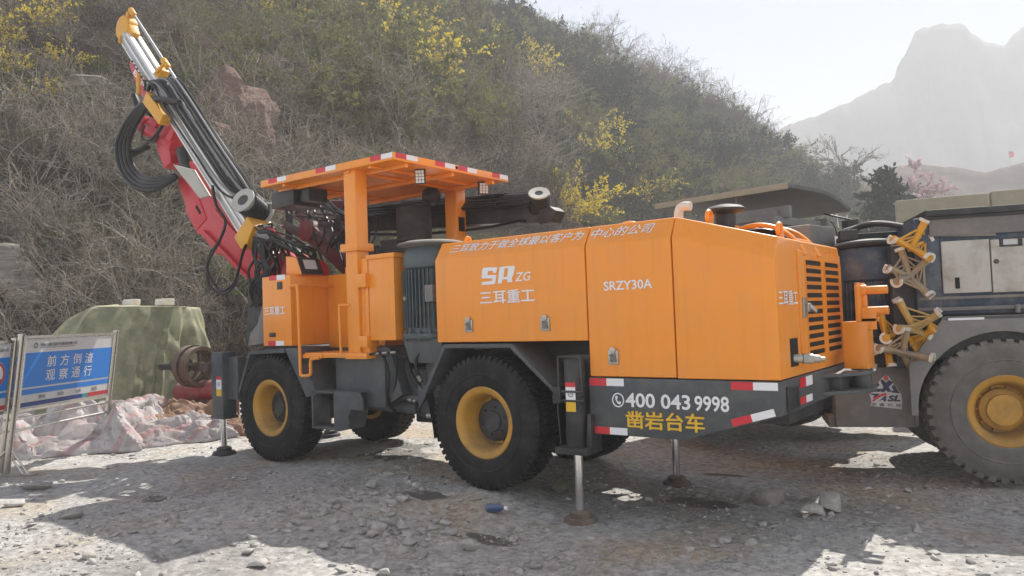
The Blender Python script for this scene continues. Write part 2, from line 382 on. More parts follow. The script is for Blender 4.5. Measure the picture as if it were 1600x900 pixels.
# hood: front panel, middle panel, rear panel
def hood_panel(name, x0, x1, zb, z0, z1, zt0, zt1, yi=0.10, open_front=False):
    b = MB(); yf = 1.72
    def ring(x, zs, zt): return [(x, 0, zb), (x, 0, zs), (x, yi, zt), (x, yf-yi, zt), (x, yf, zs), (x, yf, zb)]
    A = ring(x0, z0, zt0); B = ring(x1, z1, zt1)
    b.add(A+B, [(0,1,2,3,4,5)[::-1], (6,7,8,9,10,11)]+[(i, (i+1) % 6, (i+1) % 6+6, i+6) for i in range(6)])
    return b.build(name, ORANGE, RIG, 0.011, seg=3)
HA = hood_panel('front_hood_panel', -0.48, 1.050, 1.238, 1.957, 1.957, 2.11, 2.11)
HB = hood_panel('middle_hood_panel', 1.060, 1.757, 0.970, 1.957, 1.957, 2.11, 2.11)
HC = hood_panel('rear_hood_panel', 1.766, 2.478, 0.966, 1.957, 1.757, 2.11, 1.905, 0.085)
# lettering of the hood
SRP = [[(0.215,1.852),(0.203,1.807),(0.163,1.808),(0.17,1.825),(0.116,1.827),(0.108,1.793),(0.195,1.79),(0.203,1.782),(0.189,1.724),(0.172,1.715),(0.046,1.713),(0.044,1.738),(0.153,1.742),(0.157,1.763),(0.052,1.769),(0.044,1.778),(0.055,1.844),(0.073,1.859)],
       [[(0.238,1.852),(0.382,1.854),(0.395,1.843),(0.379,1.781),(0.359,1.757),(0.365,1.722),(0.318,1.721),(0.306,1.748),(0.263,1.746),(0.252,1.715),(0.212,1.719)], [(0.29,1.837),(0.325,1.838),(0.314,1.774),(0.307,1.766),(0.275,1.767)]]]
poly_on(SRP, WHITE, HA, (0, 0, 0), (1, 0, 0), (0, 0, 1), 'lettering')
text('ZG', WHITE, HA, (0.392, 0, 1.724), (1, 0, 0), (0, 0, 1), 0.155, 0.072, 0.012, 0.18)
text('三耳重工', WHITE, HA, (0.022, 0, 1.553), (1, 0, 0), (0, 0, 1), 0.555, 0.108, 0.022)
text('SRZY30A', WHITE, HB, (1.209, 0, 1.608), (1, 0, 0), (0, 0, 1), 0.396, 0.068, 0.016)
cv = (0, 0.10, 0.153)
def chamfer(s, parent, x0, x1):
    text(s, WHITE, parent, (x0, 0.034, 1.957+0.052), (1, 0, 0), cv, x1-x0, 0.088, 0.010, 0.30)
chamfer('三耳致力于做全球最以客户为', HA, -0.335, 1.022)
chamfer('中心的公司', HB, 1.085, 1.615)
def latch(parent, cx, cz, w=0.085, h=0.105):
    b = MB(); b.box(cx-w/2, cx+w/2, -0.012, 0.001, cz-h/2, cz+h/2); b.lathe([(0.0, 0), (0.022, 0), (0.026, 0.012), (0, 0.012)], (cx, -0.01, cz+h/2), (0, -1, 0), 12)
    o = b.build('latch', ZINC, parent, 0.004)
    c = MB(); c.box(cx-w*0.3, cx+w*0.3, -0.016, -0.0125, cz-h*0.32, cz+h*0.25); c.bar((cx-0.022, -0.022, cz+0.02), (cx+0.028, -0.022, cz-0.03), 0.012, 0.02, (0, 1, 0)); c.cyl((cx+0.005, -0.013, cz-0.008), (cx+0.005, -0.03, cz-0.008), 0.014, n=12)
    c.build('latch_handle', DUSTG, o, 0.002)
latch(HA, -0.11, 1.375); latch(HA, 0.672, 1.372); latch(HB, 1.268, 1.113)
# rear face of the hood: louvred door, latch, hose coupling
XR = 2.478
b = MB(); outer = [(XR+0.014, 0.478, 1.025), (XR+0.014, 1.64, 1.055), (XR+0.014, 1.64, 1.838), (XR+0.014, 0.478, 1.838)]
b.prism(outer, (-0.022, 0, 0)); LD = b.build('louvre_door', ORANGE, HC, 0.006)
v = MB(); fr = MB()
for c in range(2):
    for r in range(12):
        z = 1.752-r*0.0588; y0 = 0.625+c*0.515; x = XR+0.0145
        def slot(hy, hz, yy=y0, zz=z):
            cx, cz = yy+0.205, zz; pts = []
            for sx, sz, a0 in ((1, 1, 0), (-1, 1, 90), (-1, -1, 180), (1, -1, 270)):
                for k in range(4):
                    a = math.radians(a0+k*30); pts.append((cx+sx*(hy-0.011)+0.011*math.cos(a), cz+sz*(hz-0.011)+0.011*math.sin(a)))
            return pts
        v.prism([(x, p, q) for p, q in slot(0.205, 0.0185)], (0.001, 0, 0))
        fr.prism_hole([(x, p, q) for p, q in slot(0.213, 0.0255)], [(x, p, q) for p, q in slot(0.204, 0.0175)], (0.007, 0, 0))
v.build('louvre_slots', VOID, LD, 0, 0); fr.build('louvre_rims', ORANGE, LD, 0, 30)
b = MB(); b.box(XR+0.012, XR+0.03, 0.515, 0.585, 1.36, 1.50); b.box(XR+0.03, XR+0.055, 0.54, 0.60, 1.40, 1.46); b.bar((XR+0.04, 0.56, 1.45), (XR+0.075, 0.64, 1.40), 0.02, 0.03)
b.build('latch', ZINC, LD, 0.006)
text('三耳重工', WHITE, HC, (XR, 0.03, 1.452), (0, 1, 0), (0, 0, 1), 0.42, 0.098, 0.022)
b = MB(); b.box(XR-0.002, XR+0.003, 0.235, 0.405, 1.035, 1.225); b.build('coupling_recess', VOID, HC)
b = MB(); b.cyl((XR-0.02, 0.31, 1.09), (XR+0.045, 0.345, 1.087), 0.028, n=20); b.cyl((XR+0.045, 0.345, 1.087), (XR+0.105, 0.38, 1.083), 0.036, n=8); b.cyl((XR+0.105, 0.38, 1.083), (XR+0.145, 0.40, 1.08), 0.026, n=20); b.cyl((XR+0.145, 0.40, 1.08), (XR+0.175, 0.415, 1.078), 0.016, n=16)
b.build('hose_coupling', ZINC, HC, 0.004)
# things on top of the hood
def eye(x, y, z, r=0.045, par=HC):
    b = MB(); P = [(x+0.0, y+r*math.cos(a)*1.0, z+r+r*math.sin(a)) for a in np.linspace(0, 2*math.pi, 20, endpoint=False)]
    b.tube(P, 0.016, 8, closed=True); b.cyl((x, y, z-0.03), (x, y, z+0.005), 0.03); b.build('lifting_eye', ORANGE, par)
eye(1.92, 0.33, 2.065); eye(2.36, 0.52, 1.945); eye(-0.30, 0.25, 2.10, 0.03, HA)
b = MB(); b.cyl((1.97, 0.52, 2.0), (1.97, 0.52, 2.17), 0.075, n=24); b.lathe([(0.075, 2.14), (0.14, 2.165), (0.145, 2.18), (0.12, 2.20), (0.06, 2.213), (0, 2.216)], (1.97, 0.52, 0), (0, 0, 1), 32)
b.build('air_intake', DARK, HC)
b = MB(); P = spl([(1.60, 0.52, 2.07), (1.60, 0.52, 2.2), (1.635, 0.52, 2.24), (1.70, 0.52, 2.235)], 6); b.tube(P, 0.035, 12); b.build('breather_pipe', CAPW, HB)
b = MB()
for y in (0.62, 0.98):
    P = [(2.16+0.37*math.cos(a), y, 1.645+0.405*math.sin(a)) for a in np.linspace(0.4, math.pi-0.5, 40)]
    for o_ in (-0.012, 0.012):
        b.tube([Vector(p)+Vector((0, o_, 0)) for p in P], 0.016, 8)
for a in (0.75, 1.25, 1.75): b.cyl((2.16+0.37*math.cos(a), 0.62, 1.645+0.405*math.sin(a)), (2.16+0.37*math.cos(a), 0.98, 1.645+0.405*math.sin(a)), 0.012)
REEL = b.build('cable_reel_hoop', ORANGE, HC)
b = MB()
for i in range(8):
    y = 0.66+i*0.04; P = [(2.16+0.33*math.cos(a), y, 1.645+0.365*math.sin(a)) for a in np.linspace(0.4, math.pi-0.4, 36)]; b.tube(P, 0.020, 8)
b.each('power_cable', HOSE, REEL)
b = MB(); b.tube(spl([(2.0, 0.75, 2.02), (1.95, 0.6, 2.06), (2.06, 0.5, 2.03)], 8), 0.02, 8); b.tube([(1.25+0.09*math.cos(a), 0.35, 2.09+0.05*math.sin(a)) for a in np.linspace(0, math.pi, 12)], 0.016, 8)
b.each('lifting_bow', ORANGE, HB)

# tail
b = MB(); T0 = [(1.046, 0.0, 0.962), (1.046, 0.0, 0.540), (1.79, 0.0, 0.540), (2.478, 0.0, 0.738), (2.478, 0.0, 0.958)]
b.prism(T0, (0, 1.72, 0)); TAIL = b.build('tail_frame', GREY, RIG, 0.008)
def pt(s, x, z, w, h, mat, bold, par=TAIL): return text(s, mat, par, (x, 0, z), (1, 0, 0), (0, 0, 1), w, h, bold)
pt('400', 1.352, 0.752, 0.235, 0.104, WHITE, 0.020); pt('043', 1.632, 0.750, 0.222, 0.104, WHITE, 0.020); pt('9998', 1.885, 0.746, 0.245, 0.106, WHITE, 0.020)
c = (1.290, 0.800); RN = 28
poly_on([[[(c[0]+0.050*math.cos(2*math.pi*k/RN), c[1]+0.053*math.sin(2*math.pi*k/RN)) for k in range(RN)], [(c[0]+0.041*math.cos(2*math.pi*k/RN), c[1]+0.044*math.sin(2*math.pi*k/RN)) for k in range(RN)]],
         [(c[0]-0.016, c[1]+0.032), (c[0]-0.002, c[1]+0.026), (c[0]-0.004, c[1]+0.010), (c[0]-0.011, c[1]+0.008), (c[0]-0.004, c[1]-0.010), (c[0]+0.006, c[1]-0.014), (c[0]+0.013, c[1]-0.006), (c[0]+0.025, c[1]-0.016), (c[0]+0.014, c[1]-0.033), (c[0]-0.004, c[1]-0.026), (c[0]-0.020, c[1]-0.002), (c[0]-0.024, c[1]+0.020)]],
        WHITE, TAIL, (0, 0, 0), (1, 0, 0), (0, 0, 1), 'telephone_symbol')
pt('凿岩台车', 1.350, 0.600, 0.60, 0.125, LETY, 0.026)
tape(TAIL, (1.052, 0, 0.902), (1, 0, 0), (0, 0, 1), 0.29, 0.055, 0.5)
tape(TAIL, (2.148, 0, 0.900), (1, 0, 0), (0, 0, 1), 0.312, 0.052, 0.48)
tape(TAIL, (1.052, 0, 0.545), (1, 0, 0), (0, 0, 1), 0.304, 0.052, 0.52)
sl_ = Vector((0.688, 0, 0.198)).normalized(); tape(TAIL, (2.150, 0, 0.653), tuple(sl_), (-sl_.z, 0, sl_.x), 0.30, 0.05, 0.47)
tape(TAIL, (XR, 0.41, 0.878), (0, 1, 0), (0, 0, 1), 0.31, 0.068, 0.48); tape(TAIL, (XR, 0.40, 0.765), (0, 1, 0), (0, 0, 1), 0.30, 0.05, 0.48)
b = MB(); b.prism_hole([(XR+0.001, 0.10, 0.915), (XR+0.001, 0.36, 0.905), (XR+0.001, 0.36, 0.755), (XR+0.001, 0.10, 0.745)], [(XR+0.001, 0.12, 0.90), (XR+0.001, 0.34, 0.89), (XR+0.001, 0.34, 0.77), (XR+0.001, 0.12, 0.765)], (0.012, 0, 0)); b.box(XR+0.001, XR+0.004, 0.115, 0.345, 0.762, 0.902)
b.build('tail_socket', DARK, TAIL, 0.003)
b = MB(); b.prism([(XR, 1.0, 0.925), (XR, 1.72, 0.925), (2.72, 1.66, 0.925), (2.76, 1.45, 0.925), (2.70, 1.25, 0.925)], (0, 0, -0.028)); b.prism([(XR, 1.0, 0.79), (XR, 1.72, 0.79), (2.72, 1.66, 0.79), (2.76, 1.45, 0.79), (2.70, 1.25, 0.79)], (0, 0, -0.028)); b.cyl((2.65, 1.47, 0.75), (2.65, 1.47, 0.95), 0.075, n=24); b.box(XR, 2.56, 1.2, 1.6, 0.79, 0.90)
HITCH = b.build('hitch_bracket', GREY, TAIL, 0.006)
b = MB(); b.prism([(2.55, 1.36, 0.94), (2.66, 1.36, 0.94), (2.73, 1.36, 0.94), (2.73, 1.36, 1.305), (2.55, 1.36, 1.305)], (0, 0.03, 0)); b.box(2.70, 2.73, 1.39, 1.56, 0.94, 1.305); b.box(2.55, 2.70, 1.39, 1.56, 1.285, 1.305)
b.box(2.655, 2.685, 1.34, 1.58, 1.305, 1.585); b.box(2.685, 2.72, 1.44, 1.48, 1.305, 1.56); b.box(2.685, 2.79, 1.40, 1.52, 1.30, 1.33); b.box(2.685, 2.79, 1.40, 1.42, 1.24, 1.41)
for z in (1.545, 1.385): b.cyl((2.68, 1.46, z), (2.87, 1.46, z), 0.033, n=18); b.cyl((2.66, 1.46, z), (2.72, 1.46, z), 0.045, n=18)
for y in (1.38, 1.54): b.cyl((2.67, y, 1.58), (2.67, y, 1.605), 0.022, n=12)
b.build('roller_fairlead', ORANGE, HITCH, 0.005)

# rear wheel arch, mud flaps
def arch(pts, y0, y1, t=0.035):
    b = MB()
    for (a, c) in zip(pts, pts[1:]):
        a = Vector((a[0], y0, a[1])); c = Vector((c[0], y0, c[1])); d = (c-a).normalized(); n_ = Vector((d.z, 0, -d.x))*t
        b.prism([a, c, c+n_, a+n_], (0, y1-y0, 0))
    return b
o = arch([(-0.655, 0.80), (-0.395, 1.222), (0.335, 1.222), (0.76, 0.86)], -0.02, 0.40).build('wheel_arch', GREY, RIG, 0.006)
o2 = arch([(-0.655, 0.80), (-0.395, 1.222), (0.335, 1.222), (0.76, 0.86)], 1.32, 1.74).build('wheel_arch', GREY, RIG, 0.006)
def flap(pts, y0, y1, par, rag=0):
    b = MB(); n = 8; vs = []
    (x0, z0), (x1, z1) = pts
    rnd = random.Random(4)
    for i in range(n+1):
        for j in range(7):
            t = j/6; y = y0+(y1-y0)*i/n; dz = (rnd.random()*rag if j == 6 else 0)
            vs.append((x0+(x1-x0)*t+0.012*math.sin(i*1.3+j*0.6)*t, y, z0+(z1-z0)*t+dz))
    fs = [(i*7+j, i*7+j+1, (i+1)*7+j+1, (i+1)*7+j) for i in range(n) for j in range(6)]
    k = len(vs); vs += [(x+0.014, y, z) for x, y, z in vs]; fs += [tuple(q+k for q in f)[::-1] for f in fs]
    b.add(vs, fs); return b.build('mud_flap', RUB, par)
flap(((0.735, 0.88), (0.77, 0.33)), -0.02, 0.36, o, 0.05); flap(((-0.64, 0.80), (-0.55, 0.40)), 0.0, 0.30, o)
# front wheel arch
o = arch([(-3.46, 0.72), (-3.24, 1.165), (-2.62, 1.185)], -0.01, 0.40).build('wheel_arch', GREY, RIG, 0.006)
arch([(-3.46, 0.72), (-3.24, 1.165), (-2.62, 1.185), (-2.25, 0.75)], 1.32, 1.73).build('wheel_arch', GREY, RIG, 0.006)
b = MB(); b.prism([(-2.63, 0.0, 1.20), (-2.42, 0.0, 1.20), (-2.38, 0.0, 1.02), (-2.19, 0.0, 0.86), (-2.13, 0.0, 0.73), (-2.30, 0.0, 0.70), (-2.42, 0.0, 0.88)], (0, 0.42, 0)); b.box(-2.72, -2.62, -0.012, 0.06, 1.178, 1.20)
b.build('mudguard_plate', GREY, RIG, 0.008)

# step
b = MB(); b.box(-2.215, -1.86, 0.0, 0.22, 0.745, 0.77); b.box(-2.215, -2.19, 0.0, 0.22, 0.40, 0.745); b.box(-2.215, -1.88, 0.0, 0.22, 0.39, 0.415)
b.prism([(-1.88, 0.0, 0.77), (-1.50, 0.0, 0.77), (-1.46, 0.0, 0.70), (-1.46, 0.0, 0.60), (-1.62, 0.0, 0.60), (-1.67, 0.0, 0.53), (-1.67, 0.0, 0.41), (-1.88, 0.0, 0.37)], (0, 0.025, 0)); b.prism([(-1.88, 0.20, 0.77), (-1.50, 0.20, 0.77), (-1.46, 0.20, 0.60), (-1.62, 0.20, 0.60), (-1.67, 0.20, 0.41), (-1.88, 0.20, 0.37)], (0, 0.02, 0))
b.box(-1.86, -1.50, 0.0, 0.22, 0.76, 0.772)
b.build('step', GREY, RIG, 0.008)

# jacks
def jack(x, y, z0, z1, zg, front=False, lab=True):
    b = MB()
    if front: b.box(x-0.11, x+0.11, y-0.05, y+0.12, 0.42, 1.155); b.box(x-0.13, x+0.12, y-0.06, y+0.14, 0.40, 0.43); b.box(x-0.15, x-0.115, y-0.03, y+0.06, 0.82, 0.92); b.box(x+0.112, x+0.30, y+0.02, y+0.12, 0.62, 1.10)
    else:
        b.box(x-0.11, x+0.11, y+0.09, y+0.13, z0, z1); b.cyl((x, y+0.02, z0+0.02), (x, y+0.02, z1-0.03), 0.082, n=24); b.box(x-0.14, x+0.14, y-0.085, y+0.15, z0-0.02, z0+0.025)
        b.prism_hole([(x-0.115, y-0.05, z1), (x+0.095, y-0.05, z1), (x+0.11, y-0.05, z1-0.3), (x-0.12, y-0.05, z1-0.3)], [(x-0.10, y-0.05, z1-0.015), (x+0.08, y-0.05, z1-0.015), (x+0.095, y-0.05, z1-0.285), (x-0.10, y-0.05, z1-0.285)], (0, 0.01, 0))
        b.box(x-0.15, x-0.08, y-0.075, y-0.03, z1-0.36, z1-0.24); b.cyl((x-0.1, y-0.06, z1-0.27), (x+0.12, y-0.06, z1-0.27), 0.01); b.cyl((x-0.1, y-0.06, z1-0.34), (x+0.12, y-0.06, z1-0.34), 0.01)
        b.tube(spl([(x-0.115, y-0.06, z1-0.36), (x-0.105, y-0.07, z0+0.25), (x-0.095, y-0.065, z0+0.05)], 6), 0.006, 6)
        b.prism([(x+0.12, y-0.02, z0+0.28), (x+0.15, y-0.02, z0+0.28), (x+0.15, y-0.02, z0), (x+0.10, y-0.02, z0)], (0, 0.15, 0))
    J = b.build('jack', GREY if front else DARK, RIG, 0.006)
    c = MB(); c.cyl((x, y+0.02, zg+0.05), (x, y+0.02, z0+0.05), 0.034, n=20); c.build('jack_rod', CHROME, J)
    p = MB(); p.lathe([(0, 0.0), (0.125, 0.0), (0.13, 0.02), (0.12, 0.045), (0.085, 0.05), (0.08, 0.085), (0.05, 0.1), (0, 0.1)], (x, y+0.02, zg-0.01), (0, 0, 1), 28); p.build('jack_foot', DARK if front else RUST, J)
    if lab:
        lx, ly, lz, w = (x-0.015, y-0.05, 0.66, 0.10) if front else (x-0.035, y-0.0625, z0+0.30, 0.085)
        q = poly_on([[(0, 0), (w, 0), (w, 0.22), (0, 0.22)]], WHITE, J, (lx, ly, lz), (1, 0, 0), (0, 0, 1), 'warning_label', 0.002)
        poly_on([[(0, 0), (w, 0), (w, 0.075), (0, 0.075)]], LETY, q, (lx, ly, lz), (1, 0, 0), (0, 0, 1), 'yellow_field', 0.0035); poly_on([[(0, 0.185), (w, 0.185), (w, 0.22), (0, 0.22)]], REFR, q, (lx, ly, lz), (1, 0, 0), (0, 0, 1), 'red_field', 0.0035)
        poly_on([[[(w/2+0.026*math.cos(k*0.3142), 0.135+0.026*math.sin(k*0.3142)) for k in range(20)], [(w/2+0.018*math.cos(k*0.3142), 0.135+0.018*math.sin(k*0.3142)) for k in range(20)]], [(w/2-0.012, 0.13), (w/2+0.012, 0.13), (w/2+0.012, 0.138), (w/2-0.012, 0.138)]], INKG, q, (lx, ly, lz), (1, 0, 0), (0, 0, 1), 'warning_symbol', 0.0035)
    return J
jack(-3.87, 0.05, 0.40, 1.15, gzf(-3.87, 0.05), True)
jack(-3.76, 1.50, 0.40, 1.15, gzf(-3.76, 1.5), True, False)
jack(0.93, -0.03, 0.41, 1.13, gzf(0.93, 0)-0.005)
jack(1.02, 1.50, 0.41, 1.13, gzf(1.02, 1.5)-0.005, False, False)

# electric motor in front of the hood
MX, MY = -0.765, 0.285
b = MB(); b.lathe([(0, 1.33), (0.25, 1.33), (0.25, 1.36), (0.245, 1.90), (0.268, 1.92), (0.275, 1.96), (0.27, 2.05), (0.22, 2.12), (0, 2.12)], (MX, MY, 0), (0, 0, 1), 40)
for k in range(44):
    a = 2*math.pi*k/44; d = Vector((math.cos(a), math.sin(a), 0)); p = Vector((MX, MY, 0))+d*0.262
    b.bar(p+Vector((0, 0, 1.37)), p+Vector((0, 0, 1.90)), 0.05, 0.007, up=(-d.y, d.x, 0))
MOT = b.build('electric_motor', TEAL, RIG, 0)
b = MB(); b.lathe([(0.18, 2.10), (0.315, 2.125), (0.325, 2.135), (0.315, 2.148), (0.25, 2.165), (0, 2.168)], (MX, MY, 0), (0, 0, 1), 40)
for k in range(4): b.cyl((MX+0.2*math.cos(k*1.57), MY+0.2*math.sin(k*1.57), 2.05), (MX+0.2*math.cos(k*1.57), MY+0.2*math.sin(k*1.57), 2.14), 0.014)
b.build('fan_cowl', DUSTG, MOT)
b = MB(); b.lathe([(0, 1.27), (0.29, 1.27), (0.30, 1.285), (0.30, 1.315), (0.25, 1.33), (0, 1.33)], (MX, MY, 0), (0, 0, 1), 36)
for k in range(8):
    a = k*math.pi/4+0.2; b.cyl((MX+0.27*math.cos(a), MY+0.27*math.sin(a), 1.25), (MX+0.27*math.cos(a), MY+0.27*math.sin(a), 1.345), 0.016, n=8)
    d = Vector((math.cos(a+0.35), math.sin(a+0.35), 0)); b.prism([Vector((MX, MY, 1.315))+d*0.29, Vector((MX, MY, 1.315))+d*0.24, Vector((MX, MY, 1.42))+d*0.25], Vector((-d.y, d.x, 0))*0.02)
b.build('motor_flange', TEAL, MOT, 0)
b = MB(); b.prism([(MX-0.20, MY-0.22, 1.27), (MX+0.28, MY-0.22, 1.27), (MX+0.28, MY-0.22, 1.05), (MX-0.12, MY-0.22, 1.05)], (0, 0.42, 0)); b.cyl((MX+0.05, MY, 0.75), (MX+0.05, MY, 1.06), 0.13, n=20); b.box(MX-0.05, MX+0.3, MY-0.2, MY+0.2, 0.62, 0.85)
b.build('bell_housing', GREY, MOT, 0.008)
b = MB(); b.cyl((MX-0.11, MY-0.275, 1.64), (MX-0.11, MY-0.24, 1.64), 0.022, n=12); b.box(MX+0.14, MX+0.235, MY-0.275, MY-0.2, 1.60, 1.75); b.each('terminal_box', DUSTG, MOT, 0.006)
b = MB()
for pts, r in (([(-1.0, 0.22, 1.16), (-0.98, 0.14, 1.0), (-0.86, 0.12, 0.86), (-0.74, 0.14, 0.77)], 0.030), ([(-0.72, 0.10, 1.2), (-0.80, 0.06, 1.08), (-0.78, 0.05, 0.98), (-0.76, 0.08, 0.88)], 0.016),
               ([(-1.5, 0.25, 1.18), (-1.25, 0.08, 1.12), (-1.18, 0.08, 0.95), (-1.22, 0.1, 0.7), (-1.2, 0.2, 0.55)], 0.015), ([(-1.4, 0.2, 1.2), (-1.12, 0.1, 1.16), (-1.12, 0.12, 0.9), (-1.22, 0.14, 0.66)], 0.012),
               ([(-0.86, 0.1, 0.7), (-0.8, 0.04, 0.62), (-0.74, 0.05, 0.68), (-0.72, 0.1, 0.78), (-0.8, 0.08, 0.86)], 0.012), ([(-1.6, 0.18, 1.16), (-1.4, 0.02, 1.13), (-1.2, 0.05, 1.15), (-0.95, 0.1, 1.1)], 0.010), ([(-0.85, 0.1, 0.68), (-0.74, 0.06, 0.58), (-0.64, 0.1, 0.58)], 0.014),
               ([(-1.3, 0.3, 1.15), (-1.0, 0.3, 0.95), (-0.7, 0.3, 1.0), (-0.5, 0.35, 1.1)], 0.02)):
    b.tube(spl(pts, 8), r, 8)
HS = b.each('hydraulic_hose', HOSE, RIG)
b = MB(); b.cyl((-0.80, 0.12, 0.825), (-0.745, 0.135, 0.765), 0.034, n=14); b.cyl((-0.74, 0.135, 0.75), (-0.68, 0.15, 0.72), 0.045, n=8); b.cyl((-0.775, 0.055, 0.94), (-0.765, 0.075, 0.89), 0.021, n=10); b.cyl((-0.70, 0.07, 0.58), (-0.6, 0.11, 0.58), 0.022, n=10)
for i in range(4): b.cyl((-1.42+i*0.11, 0.03, 1.135+0.004*i), (-1.36+i*0.11, 0.035, 1.137+0.004*i), 0.014, n=8)
for i in range(4): b.cyl((-1.05+i*0.07, 0.2, 0.70-0.012*i), (-1.0+i*0.07, 0.2, 0.692-0.012*i), 0.018, n=8)
b.each('hose_fitting', ZINC, HS)

# cabinet behind the post, cab post, collar, floor, front box, rails
b = MB(); b.prism([(-1.36, 0.03, 1.262), (-1.02, 0.03, 1.262), (-1.02, 0.40, 1.262), (-1.36, 0.40, 1.262)], (0, 0, 0.775)); b.box(-1.38, -1.0, 0.015, 0.42, 2.03, 2.075); b.build('control_cabinet', ORANGE, RIG, 0.008)
b = MB(); b.box(-1.64, -1.475, 0.0, 0.15, 1.14, 2.92); b.box(-1.475, -1.37, 0.03, 0.14, 1.14, 2.05); POST = b.build('canopy_post', ORANGE, RIG, 0.008)
b = MB(); b.box(-1.675, -1.44, -0.035, 0.185, 2.125, 2.20); b.box(-1.47, -1.35, -0.02, 0.16, 1.77, 1.90); b.box(-1.47, -1.36, -0.012, 0.14, 1.20, 1.31); b.each('post_collar', ORANGE, POST, 0.005)
b = MB()
for z in np.linspace(1.35, 1.75, 14): b.cyl((-1.425, 0.022, z), (-1.425, 0.032, z), 0.008, n=6)
b.each('hinge_bolt', ORANGE, POST)
b = MB(); b.box(-1.66, -1.49, 1.50, 1.66, 1.14, 2.92); P2 = b.build('canopy_post', ORANGE, RIG, 0.008)
b = MB(); b.box(-1.49, -1.485, 1.53, 1.63, 2.42, 2.58); b.build('post_opening', VOID, P2)
b = MB(); b.box(-2.30, -1.40, 0.0, 1.66, 1.10, 1.15); b.box(-2.32, -2.02, -0.012, 0.10, 1.095, 1.135); b.box(-1.66, -1.36, -0.025, 0.3, 1.09, 1.145); b.build('cab_floor', ORANGE, RIG, 0.006)
b = MB(); b.box(-2.985, -2.505, 0.0, 1.72, 1.222, 1.958); b.box(-2.505, -1.64, 0.49, 1.3, 1.16, 1.962); b.box(-2.0, -1.97, 0.46, 0.49, 1.16, 1.955); FB = b.build('front_box', ORANGE, RIG, 0.010)
tape(FB, (-2.86, 0, 1.915), (1, 0, 0), (0, 0, 1), 0.275, 0.052, 0.48); tape(FB, (-2.90, 0, 1.225), (1, 0, 0), (0, 0, 1), 0.27, 0.05, 0.48)
text('三耳重工', WHITE, FB, (-2.945, 0, 1.550), (1, 0, 0), (0, 0, 1), 0.35, 0.09, 0.022)
b = MB(); b.box(-2.72, -2.635, -0.006, 0.004, 1.815, 1.895); b.build('switch_cover', BLACK, FB, 0.002); b = MB(); b.box(-2.865, -2.77, -0.014, 0.004, 1.318, 1.362); b.build('marker_lamp', BLACK, FB, 0.006)
b = MB(); b.prism([(-2.70, 0.10, 1.96), (-2.44, 0.10, 1.96), (-2.52, 0.10, 2.14), (-2.70, 0.10, 2.17)], (0, 0.28, 0)); DB = b.build('display_box', ORANGE, FB, 0.008)
q0, q1 = Vector((-2.44, 0.10, 1.96)), Vector((-2.52, 0.10, 2.14)); U_ = Vector((0, 1, 0)); V_ = (q1-q0).normalized()
b = MB(); n_ = U_.cross(V_)*0.012
for (a0, a1, c0, c1, mm, nm, k) in ((0.0, 0.28, 0.0, 0.197, BLACK, 'screen_frame', 1), ):
    b.prism([q0+U_*a0+V_*c0, q0+U_*a1+V_*c0, q0+U_*a1+V_*c1, q0+U_*a0+V_*c1], n_)
fr_ = b.build('screen_frame', BLACK, DB, 0.004)
b = MB(); b.prism([q0+U_*0.06+V_*0.06+n_, q0+U_*0.22+V_*0.06+n_, q0+U_*0.22+V_*0.17+n_, q0+U_*0.06+V_*0.17+n_], n_*0.2); b.build('screen', GLASS, fr_)
b = MB(); b.box(-2.25, -1.75, 0.52, 0.9, 1.96, 2.04)
VB = b.build('valve_bank', ORANGE, FB, 0.006)
b = MB(); rnd = random.Random(3)
for i in range(9):
    x = -2.2+i*0.05; b.cyl((x, 0.6, 2.04), (x, 0.6, 2.13), 0.022, n=10); b.cyl((x, 0.6, 2.12), (x+0.02*(rnd.random()-0.5), 0.58, 2.21), 0.008, n=6); b.lathe([(0, 0), (0.017, 0.01), (0.017, 0.03), (0, 0.04)], (x, 0.58, 2.2), (0, 0, 1), 10)
b.build('control_levers', BLACK, VB)
b = MB(); b.tube(spl([(-2.5, -0.005, 1.84), (-2.36, -0.03, 1.84), (-2.345, -0.035, 1.82), (-2.335, -0.035, 1.6), (-2.33, -0.035, 1.0), (-2.325, -0.035, 0.935), (-2.30, -0.035, 0.92), (-2.20, -0.035, 0.925), (-2.17, -0.035, 0.95), (-2.165, -0.035, 1.06), (-2.14, -0.03, 1.09), (-2.05, -0.01, 1.10)], 5), 0.017, 10)
b.tube([(-2.35, -0.03, 1.84), (-2.42, 0.49, 1.84)], 0.017, 10); b.build('hand_rail', ORANGE, RIG)
b = MB(); b.tube(spl([(-1.60, 0.0, 1.61), (-1.69, -0.035, 1.61), (-1.705, -0.04, 1.58), (-1.705, -0.04, 1.30), (-1.705, -0.035, 1.14)], 6), 0.013, 10); b.build('grab_handle', ORANGE, RIG)
b = MB(); b.prism([(-3.30, 0.02, 1.22), (-2.99, 0.02, 1.25), (-2.99, 0.02, 1.72), (-3.05, 0.02, 1.60), (-3.12, 0.02, 1.46), (-3.25, 0.02, 1.36)], (0, 0.9, 0)); b.build('front_shield', DUSTG, RIG, 0.01)

